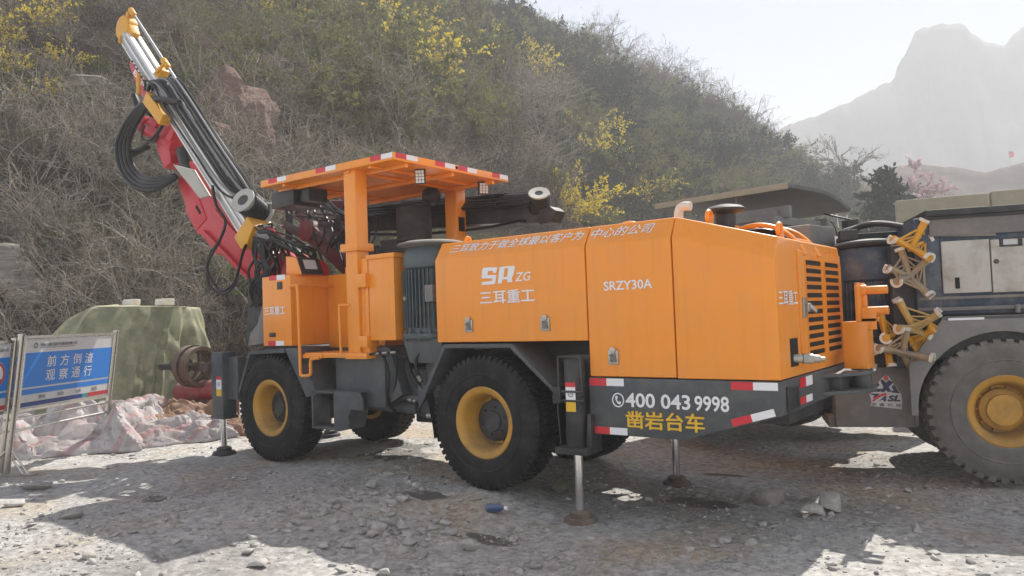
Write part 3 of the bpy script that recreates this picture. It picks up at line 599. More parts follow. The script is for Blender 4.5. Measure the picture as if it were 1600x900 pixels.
# canopy
b = MB(); b.box(-2.90, -0.90, -0.05, 1.70, 2.912, 2.985); CAN = b.build('canopy', ORANGE, RIG, 0.008)
b = MB()
for y in (0.16, 0.82, 1.48): b.box(-2.86, -0.94, y-0.02, y+0.02, 2.872, 2.9115)
for x in (-2.55, -1.56, -1.25): b.box(x-0.02, x+0.02, -0.02, 1.67, 2.885, 2.9112)
b.each('canopy_rib', ORANGE, CAN, 0.004)
for x0, x1 in ((-2.76, -2.46), (-1.99, -1.69), (-1.205, -0.91)): tape(CAN, (x0, -0.05, 2.934), (1, 0, 0), (0, 0, 1), x1-x0, 0.048, 0.5)
for y0, y1 in ((-0.02, 0.27), (0.515, 0.81), (0.86, 1.155), (1.41, 1.69)): tape(CAN, (-0.90, y0, 2.934), (0, 1, 0), (0, 0, 1), y1-y0, 0.048, 0.48)
b = MB(); b.cyl((-0.901, 0.833, 2.955), (-0.893, 0.833, 2.955), 0.016, n=12); b.build('cable_hole', VOID, CAN)
def lamp(x, y, z, ux, par, w=0.12, h=0.15):
    ux = Vector(ux).normalized(); n_ = Vector((ux.y, -ux.x, -0.15)).normalized(); uz = n_.cross(ux) if n_.cross(ux).z > 0 else ux.cross(n_); c = Vector((x, y, z))
    b = MB(); b.prism([c-ux*w/2-uz*h/2, c+ux*w/2-uz*h/2, c+ux*w/2+uz*h/2, c-ux*w/2+uz*h/2], -n_*0.05); b.bar(c+uz*(h/2)-n_*0.03, c+uz*(h/2+0.06)-n_*0.03, 0.03, 0.02); L_ = b.build('work_lamp', BLACK, par, 0.006)
    d = MB()
    for i in range(3):
        for j in range(4):
            p = c+ux*((i-1)*w*0.29)+uz*((j-1.5)*h*0.22)+n_*0.002; d.prism([p-ux*w*0.125-uz*h*0.095, p+ux*w*0.125-uz*h*0.095, p+ux*w*0.125+uz*h*0.095, p-ux*w*0.125+uz*h*0.095], n_*0.006)
    d.build('lamp_lens', LENS, L_, 0.002)
pl = PY(656, 276, 0.45); lamp(pl.x, pl.y, pl.z, (0.85, 0.5, 0), CAN, 0.10, 0.145)
pl = PY(756, 294, 1.45); lamp(pl.x, pl.y, pl.z, (0.6, 0.8, 0), CAN, 0.11, 0.13)
b = MB(); p0 = PY(425, 292, 0.15); b.box(p0.x+0.05, p0.x+0.43, 0.1, 0.45, 2.70, 2.872); b.box(p0.x+0.48, p0.x+0.62, 0.15, 0.4, 2.73, 2.872); b.build('control_unit', BLACK, CAN, 0.012)
b = MB(); c_ = PY(674, 306, 1.25); b.cyl((c_.x, c_.y, c_.z+0.10), (c_.x, c_.y, 2.875), 0.02); b.lathe([(0, -0.12), (0.05, -0.11), (0.10, -0.04), (0.105, 0.02), (0.06, 0.09), (0.03, 0.11), (0, 0.11)], c_, (0.4, -0.6, -0.3), 20); b.build('alarm_horn', BLACK, CAN)

# ---- the raised boom and its feed
FB0 = Vector((-3.66, 0.40, 2.55)); FT = Vector((-6.50, 0.40, 5.65)); FD = (FT-FB0).normalized(); FW = Vector((FD.z, 0, -FD.x)); FL = (FT-FB0).length
def F(s, w, y=0.0): return FB0+FD*s+FW*w+Vector((0, y, 0))
b = MB(); b.prism([F(0.0, -0.14, -0.09), F(0.0, 0.02, -0.09), F(0.0, 0.02, 0.09), F(0.0, -0.14, 0.09)], FD*(FL-0.05)); FEED = b.build('feed_beam', ALU, RIG, 0.01)
b = MB()
for w0, w1, y0, y1 in ((0.02, 0.055, -0.10, -0.03), (0.02, 0.055, 0.03, 0.10), (-0.15, -0.125, -0.10, 0.10), (-0.06, -0.03, -0.105, -0.089)): b.prism([F(0.1, w0, y0), F(0.1, w1, y0), F(0.1, w1, y1), F(0.1, w0, y1)], FD*(FL-0.25))
b.each('slide_rail', ALUP, FEED, 0.004)
b = MB(); b.tube([F(0.9, 0.25, 0), F(FL+0.12, 0.25, 0)], 0.019, 10); b.build('drill_rod', ALU, FEED)
b = MB(); b.lathe([(0, -0.08), (0.16, -0.08), (0.175, -0.06), (0.175, 0.06), (0.16, 0.08), (0, 0.08)], F(FL+0.06, 0.0), (0, 1, 0), 28); b.prism([F(FL-0.20, -0.05, -0.06), F(FL-0.20, 0.10, -0.06), F(FL+0.05, 0.16, -0.06), F(FL+0.05, -0.10, -0.06)], (0, 0.12, 0))
b.bar(F(FL+0.08, 0.08), F(FL+0.14, 0.22), 0.10, 0.06); b.cyl(F(FL+0.02, 0.25), F(FL+0.17, 0.25), 0.04, n=14); b.prism([F(FL-0.10, -0.17, -0.11), F(FL-0.06, -0.17, -0.11), F(FL-0.02, -0.08, -0.11), F(FL-0.06, -0.08, -0.11)], (0, 0.22, 0)); b.cyl(F(FL+0.17, 0.12), F(FL+0.17, 0.26), 0.022, n=10)
b.build('front_guide', YEL, FEED, 0.008)
b = MB(); s0 = 2.98; b.prism([F(s0, 0.05, -0.06), F(s0+0.14, 0.05, -0.06), F(s0+0.12, 0.17, -0.05), F(s0+0.02, 0.17, -0.05)], (0, 0.12, 0)); b.cyl(F(s0-0.02, 0.25), F(s0+0.16, 0.25), 0.042, n=14); b.cyl(F(s0+0.05, 0.10, -0.08), F(s0+0.05, 0.30, -0.02), 0.02, n=10); b.box_ = None
b.build('middle_guide', YEL, FEED, 0.006)
b = MB(); a0 = F(2.98, -0.30, -0.16); b.bar(PY(233, 153, 0.2), PY(259, 188, 0.2), 0.16, 0.13, up=(0, 1, 0)); b.cyl(F(3.05, -0.29, -0.17), F(3.3, -0.12, -0.14), 0.028, n=10); b.cyl(F(2.95, -0.34, -0.12), F(2.95, -0.34, 0.05), 0.05, n=14); b.build('hose_clamp', YEL, FEED, 0.02)
b = MB(); b.prism([F(3.75, -0.15, -0.08), F(3.70, -0.24, -0.08), F(3.25, -0.36, -0.08), F(3.05, -0.34, -0.08), F(2.85, -0.15, -0.08)], (0, 0.16, 0)); CR = b.build('feed_cradle', RED, FEED, 0.01)
O_ = F(3.52, -0.26, -0.08); text('BTP', WHITE, CR, O_, -FD, FW, 0.36, 0.075, 0.02, lift=0.004)
b = MB()
for i in range(9): b.cyl(F(2.9+0.09*i, -0.135, -0.095), F(2.9+0.09*i, -0.135, -0.118), 0.013, n=8)
b.each('rail_bolt', DARK, FEED)
b = MB(); b.prism([F(0.10, -0.20, -0.15), F(0.08, 0.16, -0.15), F(-0.10, 0.16, -0.15), F(-0.15, -0.06, -0.15), F(-0.12, -0.20, -0.15)], (0, 0.30, 0)); b.build('feed_end_box', YEL, FEED, 0.03)
b = MB(); ax = Vector((0.25, -0.9, 0.42)).normalized(); rc = F(0.17, 0.20, -0.04)
b.lathe([(0.0, 0.16), (0.07, 0.16), (0.07, 0.190), (0.150, 0.196), (0.152, 0.180), (0.10, 0.16), (0.10, -0.13), (0.18, -0.14), (0.18, -0.155), (0, -0.155)], rc, ax, 36); REE = b.build('hose_reel', LIGHTP, FEED)
b = MB(); b.lathe([(0, 0.186), (0.066, 0.186), (0.066, 0.191), (0, 0.192)], rc, ax, 24); b.build('reel_hole', DARK, REE)
t = Vector((0, 0, 1)); e1 = ax.cross(t).normalized(); e2 = ax.cross(e1)
b = MB()
for i in range(8):
    rr = 0.125; c = rc+ax*(-0.115+i*0.031)
    b.tube([c+e1*(rr*math.cos(a))+e2*(rr*math.sin(a)) for a in np.linspace(0, 2*math.pi, 28, endpoint=False)], 0.018, 8, closed=True)
b.build('wound_hose', HOSE, REE)
b = MB(); g = MB(); rnd = random.Random(7)
for i in range(20):
    y = -0.21+0.019*i; w0 = 0.03+0.25*math.sin(math.pi*(i+1)/22)+rnd.uniform(-0.02, 0.02)
    P = spl([F(2.92+rnd.uniform(-0.06, 0.1), -0.12, y), F(2.93+rnd.uniform(-.05, .05), 0.0, y), F(2.70, w0*0.9, y), F(2.2, w0+rnd.uniform(-0.02, 0.03), y*1.1), F(1.3, w0+rnd.uniform(-0.02, 0.03), y*1.1), F(0.6, w0+0.02, y), F(0.25, 0.24+rnd.uniform(-0.05, 0.02), y*0.6+0.05)], 7)
    (g if i % 4 == 1 else b).tube(P, rnd.choice((0.014, 0.017, 0.020)), 7)
b.each('feed_hose', HOSE, FEED); g.each('grey_feed_hose', HOSEG, FEED)
b = MB(); b.cyl(F(1.55, 0.16, 0.02), F(0.80, 0.17, 0.02), 0.085, n=20); b.cyl(F(0.85, 0.17, 0.02), F(0.55, 0.17, 0.02), 0.06, n=16)
for i in range(4): b.cyl(F(1.42-0.16*i, 0.16, 0.02), F(1.38-0.16*i, 0.16, 0.02), 0.097, n=20)
b.prism([F(1.6, 0.05, -0.1), F(0.5, 0.05, -0.1), F(0.55, 0.12, -0.08), F(1.55, 0.12, -0.08)], (0, 0.2, 0)); b.build('rock_drill', ZINC, FEED, 0.005)
# boom
b = MB(); b.prism([F(1.95, -0.48, 0.10), F(1.85, -0.80, 0.10), F(1.50, -0.86, 0.10), F(1.45, -0.93, 0.10), F(1.0, -0.95, 0.10), F(0.95, -0.90, 0.10), F(0.5, -0.84, 0.10), F(0.45, -0.77, 0.10), F(0.05, -0.68, 0.10), F(-0.45, -0.52, 0.10), F(-0.50, -0.18, 0.10), F(0.4, -0.25, 0.10), F(1.2, -0.30, 0.10), F(1.75, -0.36, 0.10)], (0, 0.30, 0))
BOOM = b.build('boom', RED, RIG, 0.015)
b = MB(); b.prism([F(1.62, -0.80, 0.09), F(1.40, -0.90, 0.09), F(1.05, -0.92, 0.09), F(0.98, -0.66, 0.09), F(1.45, -0.56, 0.09)], (0, 0.012, 0)); b.bar(F(0.9, -0.80, 0.09), F(-0.2, -0.55, 0.09), 0.03, 0.05, up=(0, 1, 0)); b.bar(F(0.9, -0.45, 0.085), F(-0.3, -0.25, 0.085), 0.03, 0.03, up=(0, 1, 0))
b.each('boom_stiffener', RED, BOOM, 0.006)
b = MB(); p = F(1.20, -0.70, 0.082); b.prism([p+FD*0.07+FW*0.018, p+FD*0.07-FW*0.018, p-FD*0.07-FW*0.018, p-FD*0.07+FW*0.018], (0, 0.008, 0)); b.build('boom_slot', VOID, BOOM)
b = MB(); b.cyl(F(3.02, -0.74, 0.12), F(2.20, -0.48, 0.12), 0.115, n=22); b.cyl(F(3.06, -0.755, 0.12), F(2.96, -0.72, 0.12), 0.135, n=22); b.prism([F(2.62, -0.50, 0.02), F(2.45, -0.72, 0.02), F(2.12, -0.78, 0.02), F(2.05, -0.62, 0.02), F(2.25, -0.48, 0.02), F(2.3, -0.2, 0.02), F(2.55, -0.2, 0.02)], (0, 0.2, 0))
b.prism([F(3.15, -0.16, 0.0), F(3.1, -0.5, 0.0), F(2.7, -0.55, 0.0), F(2.6, -0.16, 0.0)], (0, 0.08, 0)); b.build('rotation_unit', RED, BOOM, 0.012)
b = MB(); b.cyl(F(2.1, -0.42, 0.15), F(1.75, -0.55, 0.15), 0.11, n=20); b.cyl(F(2.95, -0.45, -0.02), F(2.8, -0.40, -0.02), 0.05, n=14); b.each('slew_joint', BLACK, BOOM, 0.01)
b = MB(); q = [(270, 257), (301, 265), (326, 306), (312, 310)]; P = [PY(x, y, 0.33) for x, y in q]; b.prism(P, (0, 0.04, 0)); b.build('guard_plate', LIGHTP, BOOM, 0.004)
b = MB(); b.prism([(-3.86, 0.38, 1.20), (-3.40, 0.38, 1.20), (-3.40, 0.38, 1.95), (-3.55, 0.38, 2.05), (-3.80, 0.38, 1.80)], (0, 0.5, 0)); b.cyl((-3.6, 0.34, 1.86), (-3.6, 0.92, 1.86), 0.15, n=24); b.build('boom_base', DARK, RIG, 0.015)
b = MB(); b.cyl((-3.15, 0.6, 2.02), (-2.80, 0.6, 1.98), 0.18, n=24); b.prism([(-3.5, 0.5, 1.9), (-3.15, 0.5, 1.9), (-3.05, 0.5, 2.2), (-3.3, 0.5, 2.3), (-3.55, 0.5, 2.2)], (0, 0.25, 0)); b.build('slew_bracket', RED, RIG, 0.012)
# hoses hanging off the boom
b = MB()
def img(pts, Y): return [PY(x, y, Yy) for (x, y), Yy in zip(pts, Y if isinstance(Y, (list, tuple)) else [Y]*len(pts))]
for i in range(4):
    o_ = i*6
    b.tube(spl(img([(262+i*6, 160), (236+i*2, 154+i), (205+o_*0.6, 180+o_*0.4), (184+o_, 222), (188+o_*0.9, 262-o_*0.5), (208+o_*0.6, 290-o_*0.9), (238, 297-o_*0.9), (262, 286-o_*0.3), (276, 276)], [0.2, 0.18, 0.22+i*.02, 0.25+i*.02, 0.25+i*.02, 0.25+i*.02, 0.3, 0.35, 0.4]), 8), 0.036, 9)
b.tube(spl(img([(232, 230), (205, 245), (196, 262), (212, 280), (240, 281), (272, 274)], 0.42), 8), 0.030, 9); b.tube(spl(img([(254, 195), (240, 215), (218, 232), (200, 240), (195, 260), (210, 275)], 0.36), 8), 0.025, 9)
b.tube(spl(img([(210, 150), (214, 160), (218, 175)], 0.42), 6), 0.05, 10); b.tube(spl(img([(226, 195), (222, 215), (240, 222), (248, 212)], 0.3), 6), 0.014, 8)
b.each('boom_hose_loop', HOSE, BOOM)
b = MB()
for d in (0, 5): b.tube(spl(img([(332, 290+d), (338, 320), (352, 345), (345, 372), (330, 395+d), (324, 420), (328+d, 446-d), (346, 459-d), (364, 450-d), (372, 425), (378, 400), (386, 378)], 0.27), 8), 0.017, 8)
b.each('hanging_hose', HOSE, BOOM)
b = MB(); rd = MB(); gr = MB(); rnd = random.Random(11)
for i in range(26):
    sx, sy = rnd.uniform(398, 412), rnd.uniform(352, 372); ex, ey = rnd.uniform(402, 492), rnd.uniform(398, 440); k = rnd.random()
    P = spl(img([(sx, sy), (sx+rnd.uniform(8, 22), sy+rnd.uniform(-4, 14)), ((sx+ex)/2+rnd.uniform(5, 22), (sy+ey)/2+rnd.uniform(-18, -2)), (ex+rnd.uniform(-4, 10), ey-22), (ex, ey)], [0.25, 0.25, rnd.uniform(0.2, 0.5), 0.45, 0.5]), 7)
    (rd if k > 0.9 else gr if k > 0.72 else b).tube(P, rnd.choice((0.012, 0.015, 0.018)), 7)
for i in range(12):
    sx = rnd.uniform(396, 410); P = spl(img([(sx, 370), (sx+rnd.uniform(-4, 14), 400), (sx+rnd.uniform(-14, 18), 425), (sx+rnd.uniform(-18, 14), 452), (sx+rnd.uniform(-8, 6), 480)], [0.25, 0.25, 0.22, 0.25, 0.4]), 7); b.tube(P, 0.016, 7)
P = spl(img([(436, 380), (462, 392), (478, 412), (484, 434)], 0.42), 8); b.tube(P, 0.038, 10)
b.each('boom_foot_hose', HOSE, RIG); rd.each('red_hose', RED, RIG); gr.each('grey_hose', HOSEG, RIG)
b = MB(); b.cyl(PY(416, 330, 0.5), PY(388, 300, 0.5), 0.02); b.cyl(PY(425, 318, 0.55), PY(395, 322, 0.5), 0.018); b.each('stay_rod', ALUP, RIG)

# ---- the second boom, lowered along the far side
Yb = 1.86
A = PY(415, 322, Yb); B = PY(866, 331, Yb); A.z = 2.80; A.x = -4.3; B.y = Yb; D2 = (B-A).normalized(); W2 = Vector((-D2.z, 0, D2.x)); L2 = (B-A).length
def F2(s, w, y=0.0): return A+D2*s+W2*w+Vector((0, y, 0))
b = MB(); b.prism([F2(0, -0.12, -0.1), F2(0, 0.06, -0.1), F2(0, 0.06, 0.1), F2(0, -0.12, 0.1)], D2*(L2-0.1)); FD2 = b.build('feed_beam', DARK, RIG, 0.01)
b = MB(); b.prism([F2(0, 0.06, -0.11), F2(0, 0.075, -0.11), F2(0, 0.075, 0.11), F2(0, 0.06, 0.11)], D2*(L2-0.3)); b.prism([F2(L2-1.15, -0.128, -0.115), F2(L2-1.15, -0.108, -0.115), F2(L2-1.15, -0.108, -0.10), F2(L2-1.15, -0.128, -0.10)], D2*0.85); b.build('slide_rail', ALU, FD2)
b = MB(); rnd = random.Random(5)
for i in range(16):
    y = -0.24+0.022*i; w = 0.02+0.19*math.sin(math.pi*(i+1)/18)+rnd.uniform(-.03, .02)
    b.tube(spl([F2(0.6, 0.1, y), F2(1.2, w, y), F2(2.2, w+rnd.uniform(-.02, .02), y*1.05), F2(3.2, w+rnd.uniform(-.02, .02), y*1.05), F2(L2-0.6, w, y), F2(L2-0.18, w*0.8+0.04, y*0.8)], 6), rnd.choice((0.016, 0.02, 0.024)), 7)
for i in range(6):
    y = -0.2+0.05*i; b.tube(spl([F2(0.8, -0.16, y), F2(2.0, -0.2, y), F2(L2-0.9, -0.17, y), F2(L2-0.3, -0.1, y)], 6), 0.02, 7)
b.each('feed_hose', HOSE, FD2)
b = MB(); ax2 = Vector((0.35, -0.55, 0.75)).normalized(); rc2 = F2(L2-0.16, 0.10, -0.05)
b.lathe([(0.045, 0.125), (0.112, 0.13), (0.114, 0.115), (0.09, 0.10), (0.09, -0.13), (0.15, -0.14), (0.15, -0.15), (0, -0.15)], rc2, ax2, 32); R2 = b.build('hose_reel', LIGHTP, FD2)
b = MB(); b.lathe([(0, 0.12), (0.056, 0.122)], rc2, ax2, 20); b.build('reel_hole', VOID, R2)
e1 = ax2.cross(t).normalized(); e2 = ax2.cross(e1); b = MB()
for i in range(8): b.tube([rc2+ax2*(-0.11+i*0.029)+e1*(0.108*math.cos(a))+e2*(0.108*math.sin(a)) for a in np.linspace(0, 2*math.pi, 24, endpoint=False)], 0.018, 7, closed=True)
b.build('wound_hose', HOSE, R2)
b = MB(); b.prism([F2(L2-0.12, -0.14, -0.12), F2(L2+0.04, -0.12, -0.12), F2(L2+0.10, 0.0, -0.12), F2(L2+0.02, 0.05, -0.12), F2(L2-0.12, 0.02, -0.12)], (0, 0.20, 0)); b.build('feed_end_box', DARK, FD2, 0.015)
b = MB(); p0, p1 = PY(492, 362, 1.3), PY(556, 420, 1.3); b.bar(p0, p1, 0.22, 0.24, up=(0, 1, 0)); b.cyl(p0+Vector((0, -0.15, 0)), p0+Vector((0, 0.3, 0)), 0.14, n=20); b.bar(PY(440, 318, 1.55), PY(560, 322, 1.6), 0.12, 0.14, up=(0, 1, 0)); b.bar(p0, PY(470, 330, 1.6), 0.14, 0.14); b.build('boom', MAROON, RIG, 0.015)
b = MB(); b.cyl(PY(448, 352, 1.35), PY(500, 384, 1.3), 0.055, n=16); b.cyl(PY(548, 345, 1.4), PY(520, 400, 1.35), 0.06, n=16); b.bar(PY(452, 395, 1.4), PY(452, 320, 1.5), 0.09, 0.09); b.cyl(PY(560, 402, 1.3), PY(700, 392, 1.3), 0.11, n=16); b.each('boom_cylinder', DARK, RIG)
b = MB(); c_ = PY(647, 352, 1.35); b.cyl((c_.x, c_.y, c_.z-0.17), (c_.x, c_.y, c_.z+0.20), 0.20, n=28); b.cyl((c_.x, c_.y, c_.z-0.19), (c_.x, c_.y, c_.z-0.16), 0.215, n=28); b.box(c_.x-0.4, c_.x+0.1, 1.2, 1.5, 1.4, c_.z-0.15); b.build('hydraulic_tank', DARK, RIG, 0.008)
b = MB(); rnd = random.Random(8)
for i in range(12):
    x0 = rnd.uniform(440, 560); P = spl(img([(x0, rnd.uniform(300, 330)), (x0+rnd.uniform(-15, 30), rnd.uniform(318, 345)), (x0+rnd.uniform(0, 60), rnd.uniform(340, 370)), (x0+rnd.uniform(10, 60), rnd.uniform(385, 430))], [1.4, 1.3, 1.2, 1.1]), 7); b.tube(P, rnd.choice((0.012, 0.016)), 7)
b.build('hydraulic_hose', HOSE, RIG)
b = MB(); b.box(-1.62, -1.05, 0.95, 1.3, 1.25, 1.98); b.box(-1.9, -1.3, 1.1, 1.5, 1.95, 2.12); b.cyl((-1.75, 1.0, 2.0), (-1.0, 1.1, 2.06), 0.05); b.build('operator_seat', BLACK, RIG, 0.03)

# ============================================================ the grey rig cut off by the right edge
HR = math.radians(20); PR = Vector((3.53, 2.55, -0.08))
GR = thing('drilling_rig', 'dusty grey drilling rig with grimy white side panels, cut off by the right edge', 'drilling rig', PR, HR)
b = MB(); b.box(-1.2, 2.9, 0.38, 1.3, 0.62, 1.1); b.box(-0.75, 2.9, 0.10, 1.6, 1.02, 1.40); b.cyl((0, 0.2, 0.58), (0, 1.5, 0.58), 0.13); b.box(-1.9, -0.6, 0.5, 1.3, 0.55, 0.95); b.build('chassis', DARK, GR, 0.02)
for x, y, f in ((0.0, 0.158, 1), (0.0, 1.56, -1)):
    w_ = wheel(GR, (x, y, 0.585), RUBD, 0.60, 38, 0.022, f, True, RIMY)
b = MB(); b.lathe([(0, -0.075), (0.13, -0.07), (0.13, -0.05), (0.0, -0.05)], (0, 0, 0), (0, 1, 0), 28); b.build('hub_cap', RIMY, KIDS[GR][1])
b = MB(); o_ = [(-0.75, 0.10, 0.50), (-0.67, 0.10, 0.50), (-0.67, 0.10, 0.56)]
arc = [(0.665*math.cos(a), 0.02, 0.585+0.665*math.sin(a)) for a in np.linspace(math.pi*1.02, 0.0, 26)]
outer = [(-0.72, 0.02, 0.55)]+[(-0.72, 0.02, 0.99), (-0.43, 0.02, 1.385), (2.2, 0.02, 1.385), (2.2, 0.02, 0.585)]
b.prism(list(reversed(arc))+outer, (0, 0.035, 0)); b.prism([(-0.43, 0.02, 1.35), (2.2, 0.02, 1.35), (2.2, 0.02, 1.385), (-0.43, 0.02, 1.385)], (0, 0.4, 0)); b.build('wheel_arch', GRIMG, GR, 0.006)
b = MB(); b.box(-0.40, -0.13, 0.012, 0.024, 1.352, 1.372); b.build('white_marking', WHITE, GR)
b = MB(); b.box(-0.62, -0.42, 0.06, 1.5, 1.40, 2.24); b.box(-0.42, 2.6, 0.075, 1.5, 1.40, 2.26); BODY = b.build('hood', BLUE, GR, 0.012)
b = MB(); b.box(-0.415, -0.052, 0.045, 0.074, 1.582, 2.028); b.build('side_panel', GRIMW, GR, 0.006)
b = MB(); b.box(-0.044, 0.9, 0.035, 0.074, 1.575, 1.955); b.box(-0.044, 0.02, 0.035, 0.074, 1.955, 2.02); b.box(0.19, 0.9, 0.035, 0.074, 1.955, 2.02); b.build('side_panel', GRIMW, GR, 0.005)
b = MB(); b.box(-0.325, -0.29, 0.0425, 0.0455, 1.62, 1.715); b.build('panel_slot', VOID, GR); b = MB(); b.cyl((-0.012, 0.037, 1.835), (-0.012, 0.022, 1.835), 0.02, n=16); b.cyl((0.35, 0.037, 1.70), (0.35, 0.02, 1.70), 0.02, n=12); b.each('panel_lock', RUST, GR)
b = MB(); b.prism_hole([(0.03, 0.055, 1.958), (0.185, 0.055, 1.958), (0.185, 0.055, 2.032), (0.03, 0.055, 2.032)], [(0.055, 0.055, 1.972), (0.165, 0.055, 1.972), (0.165, 0.055, 2.02), (0.055, 0.055, 2.02)], (0, 0.02, 0)); b.build('panel_window', DARK, GR, 0.003)
b = MB(); b.box(0.055, 0.165, 0.066, 0.072, 1.972, 2.02); b.build('window_pane', GLASS, GR)
b = MB(); b.prism([(-0.53, 0.0, 2.245), (2.6, 0.0, 2.245), (2.6, 0.0, 2.30), (-0.53, 0.0, 2.30)], (0, 1.55, 0)); b.box(-0.53, 2.6, 0.02, 0.08, 2.22, 2.245); b.build('hood_roof', DARK, GR, 0.008)
b = MB(); b.prism([(-0.50, 0.04, 2.235), (2.6, 0.04, 2.235), (2.6, 0.04, 2.075), (-0.50, 0.04, 2.075)], (0, 0.035, 0)); b.prism([(-0.50, 0.041, 2.075), (0.0, 0.041, 2.05), (0.0, 0.041, 2.075)], (0, 0.03, 0)); b.build('roof_fascia', DUSTG, GR, 0.004)
b = MB(); b.box(-0.62, 2.6, 0.03, 0.09, 1.435, 1.465); b.box(-0.6, 2.6, 0.045, 0.07, 1.53, 1.555); b.cyl((0.12, 0.02, 1.47), (0.12, 0.02, 1.40), 0.02, n=8); b.each('side_rail', DUSTG, GR, 0.005)
b = MB(); b.box(-1.30, -0.63, 0.25, 0.9, 0.41, 0.945); b.box(-0.66, -0.62, 0.22, 0.3, 0.42, 0.94); b.box(-1.36, -1.26, 0.3, 0.9, 0.40, 0.5); LB = b.build('step_box', DUSTG, GR, 0.02)
Lk = dict(O=(0, 0.25, 0), U=(1, 0, 0), V=(0, 0, 1))
def lg(pl, mat, lift, nm='emblem'): return poly_on(pl, mat, LB, (0, 0.25, 0), (1, 0, 0), (0, 0, 1), nm, lift)
lg([[(-0.872,0.879),(-0.849,0.867),(-0.752,0.708),(-0.746,0.639),(-0.755,0.573),(-1.008,0.603),(-0.997,0.64),(-1.008,0.71),(-0.99,0.729),(-0.908,0.845)]], SIGNW, 0.003, 'emblem_sticker')
lg([[(-0.916,0.83),(-0.9,0.841),(-0.869,0.81),(-0.845,0.835),(-0.812,0.81),(-0.85,0.772),(-0.83,0.728),(-0.86,0.728),(-0.872,0.745),(-0.888,0.728),(-0.92,0.728),(-0.893,0.772)],
    [(-0.936,0.808),(-0.923,0.792),(-0.948,0.757),(-0.904,0.757),(-0.915,0.738),(-0.925,0.729),(-0.987,0.729)], [(-0.807,0.794),(-0.762,0.714),(-0.825,0.722),(-0.832,0.737),(-0.812,0.74),(-0.826,0.772)]], NAVY, 0.005)
lg([[(-0.89,0.845),(-0.881,0.874),(-0.863,0.877),(-0.848,0.845),(-0.869,0.824)]], REFR, 0.006); lg([[(-0.994,0.646),(-0.963,0.684),(-0.915,0.709),(-0.874,0.720),(-0.869,0.700),(-0.916,0.688),(-0.958,0.659),(-0.976,0.643)]], REFR, 0.006)
lg([[(-1.002,0.716),(-0.925,0.712),(-0.945,0.692),(-0.985,0.668),(-0.971,0.697),(-1.0,0.704)], [(-0.935,0.648),(-0.887,0.692),(-0.872,0.692),(-0.878,0.643),(-0.898,0.643),(-0.898,0.656),(-0.918,0.656),(-0.924,0.648)]], NAVY, 0.005)
text('SL', NAVY, LB, (-0.866, 0.25, 0.642), (1, 0, 0), (0, 0, 1), 0.106, 0.055, 0.05, 0.25, 0.005)
text('泰鑫机械', INKG, LB, (-1.000, 0.25, 0.604), (1, 0, 0), (0, 0, 1), 0.242, 0.030, 0.015, 0, 0.005, spacing=1.9, skew=-0.012)
MXr, MYr = -0.90, 0.52
b = MB(); b.lathe([(0, 1.20), (0.235, 1.20), (0.24, 1.72), (0.27, 1.74), (0.275, 1.95), (0.25, 2.03), (0, 2.04)], (MXr, MYr, 0), (0, 0, 1), 36)
for k in range(36):
    a = 2*math.pi*k/36; d = Vector((math.cos(a), math.sin(a), 0)); p = Vector((MXr, MYr, 0))+d*0.25; b.bar(p+Vector((0, 0, 1.24)), p+Vector((0, 0, 1.72)), 0.05, 0.008, up=(-d.y, d.x, 0))
MR = b.build('electric_motor', BLUE, GR, 0)
b = MB(); b.lathe([(0.2, 2.03), (0.30, 2.05), (0.315, 2.07), (0.30, 2.09), (0.1, 2.12), (0, 2.12)], (MXr, MYr, 0), (0, 0, 1), 36); b.build('fan_cowl', DARK, MR)
b = MB(); b.cyl((MXr, MYr, 1.0), (MXr, MYr, 1.22), 0.27, n=28); b.build('motor_foot', DARK, MR)
b = MB(); b.box(-1.1, -0.5, 0.75, 1.3, 1.95, 2.2); b.box(-1.15, -1.0, 0.5, 0.7, 2.12, 2.22); b.tube(spl([(-1.1, 0.6, 2.2), (-0.9, 0.55, 2.27), (-0.62, 0.5, 2.22), (-0.5, 0.45, 2.12)], 8), 0.02, 8); b.tube(spl([(-1.1, 0.7, 2.22), (-0.8, 0.7, 2.28), (-0.5, 0.6, 2.2)], 8), 0.03, 8); b.build('hose_housing', DARK, GR, 0.01)
b = MB(); b.box(-0.80, -0.62, 0.10, 0.6, 0.945, 2.02); b.box(-1.18, -0.62, 0.30, 0.7, 0.945, 1.25); b.build('stand_rack', DARK, GR, 0.01)

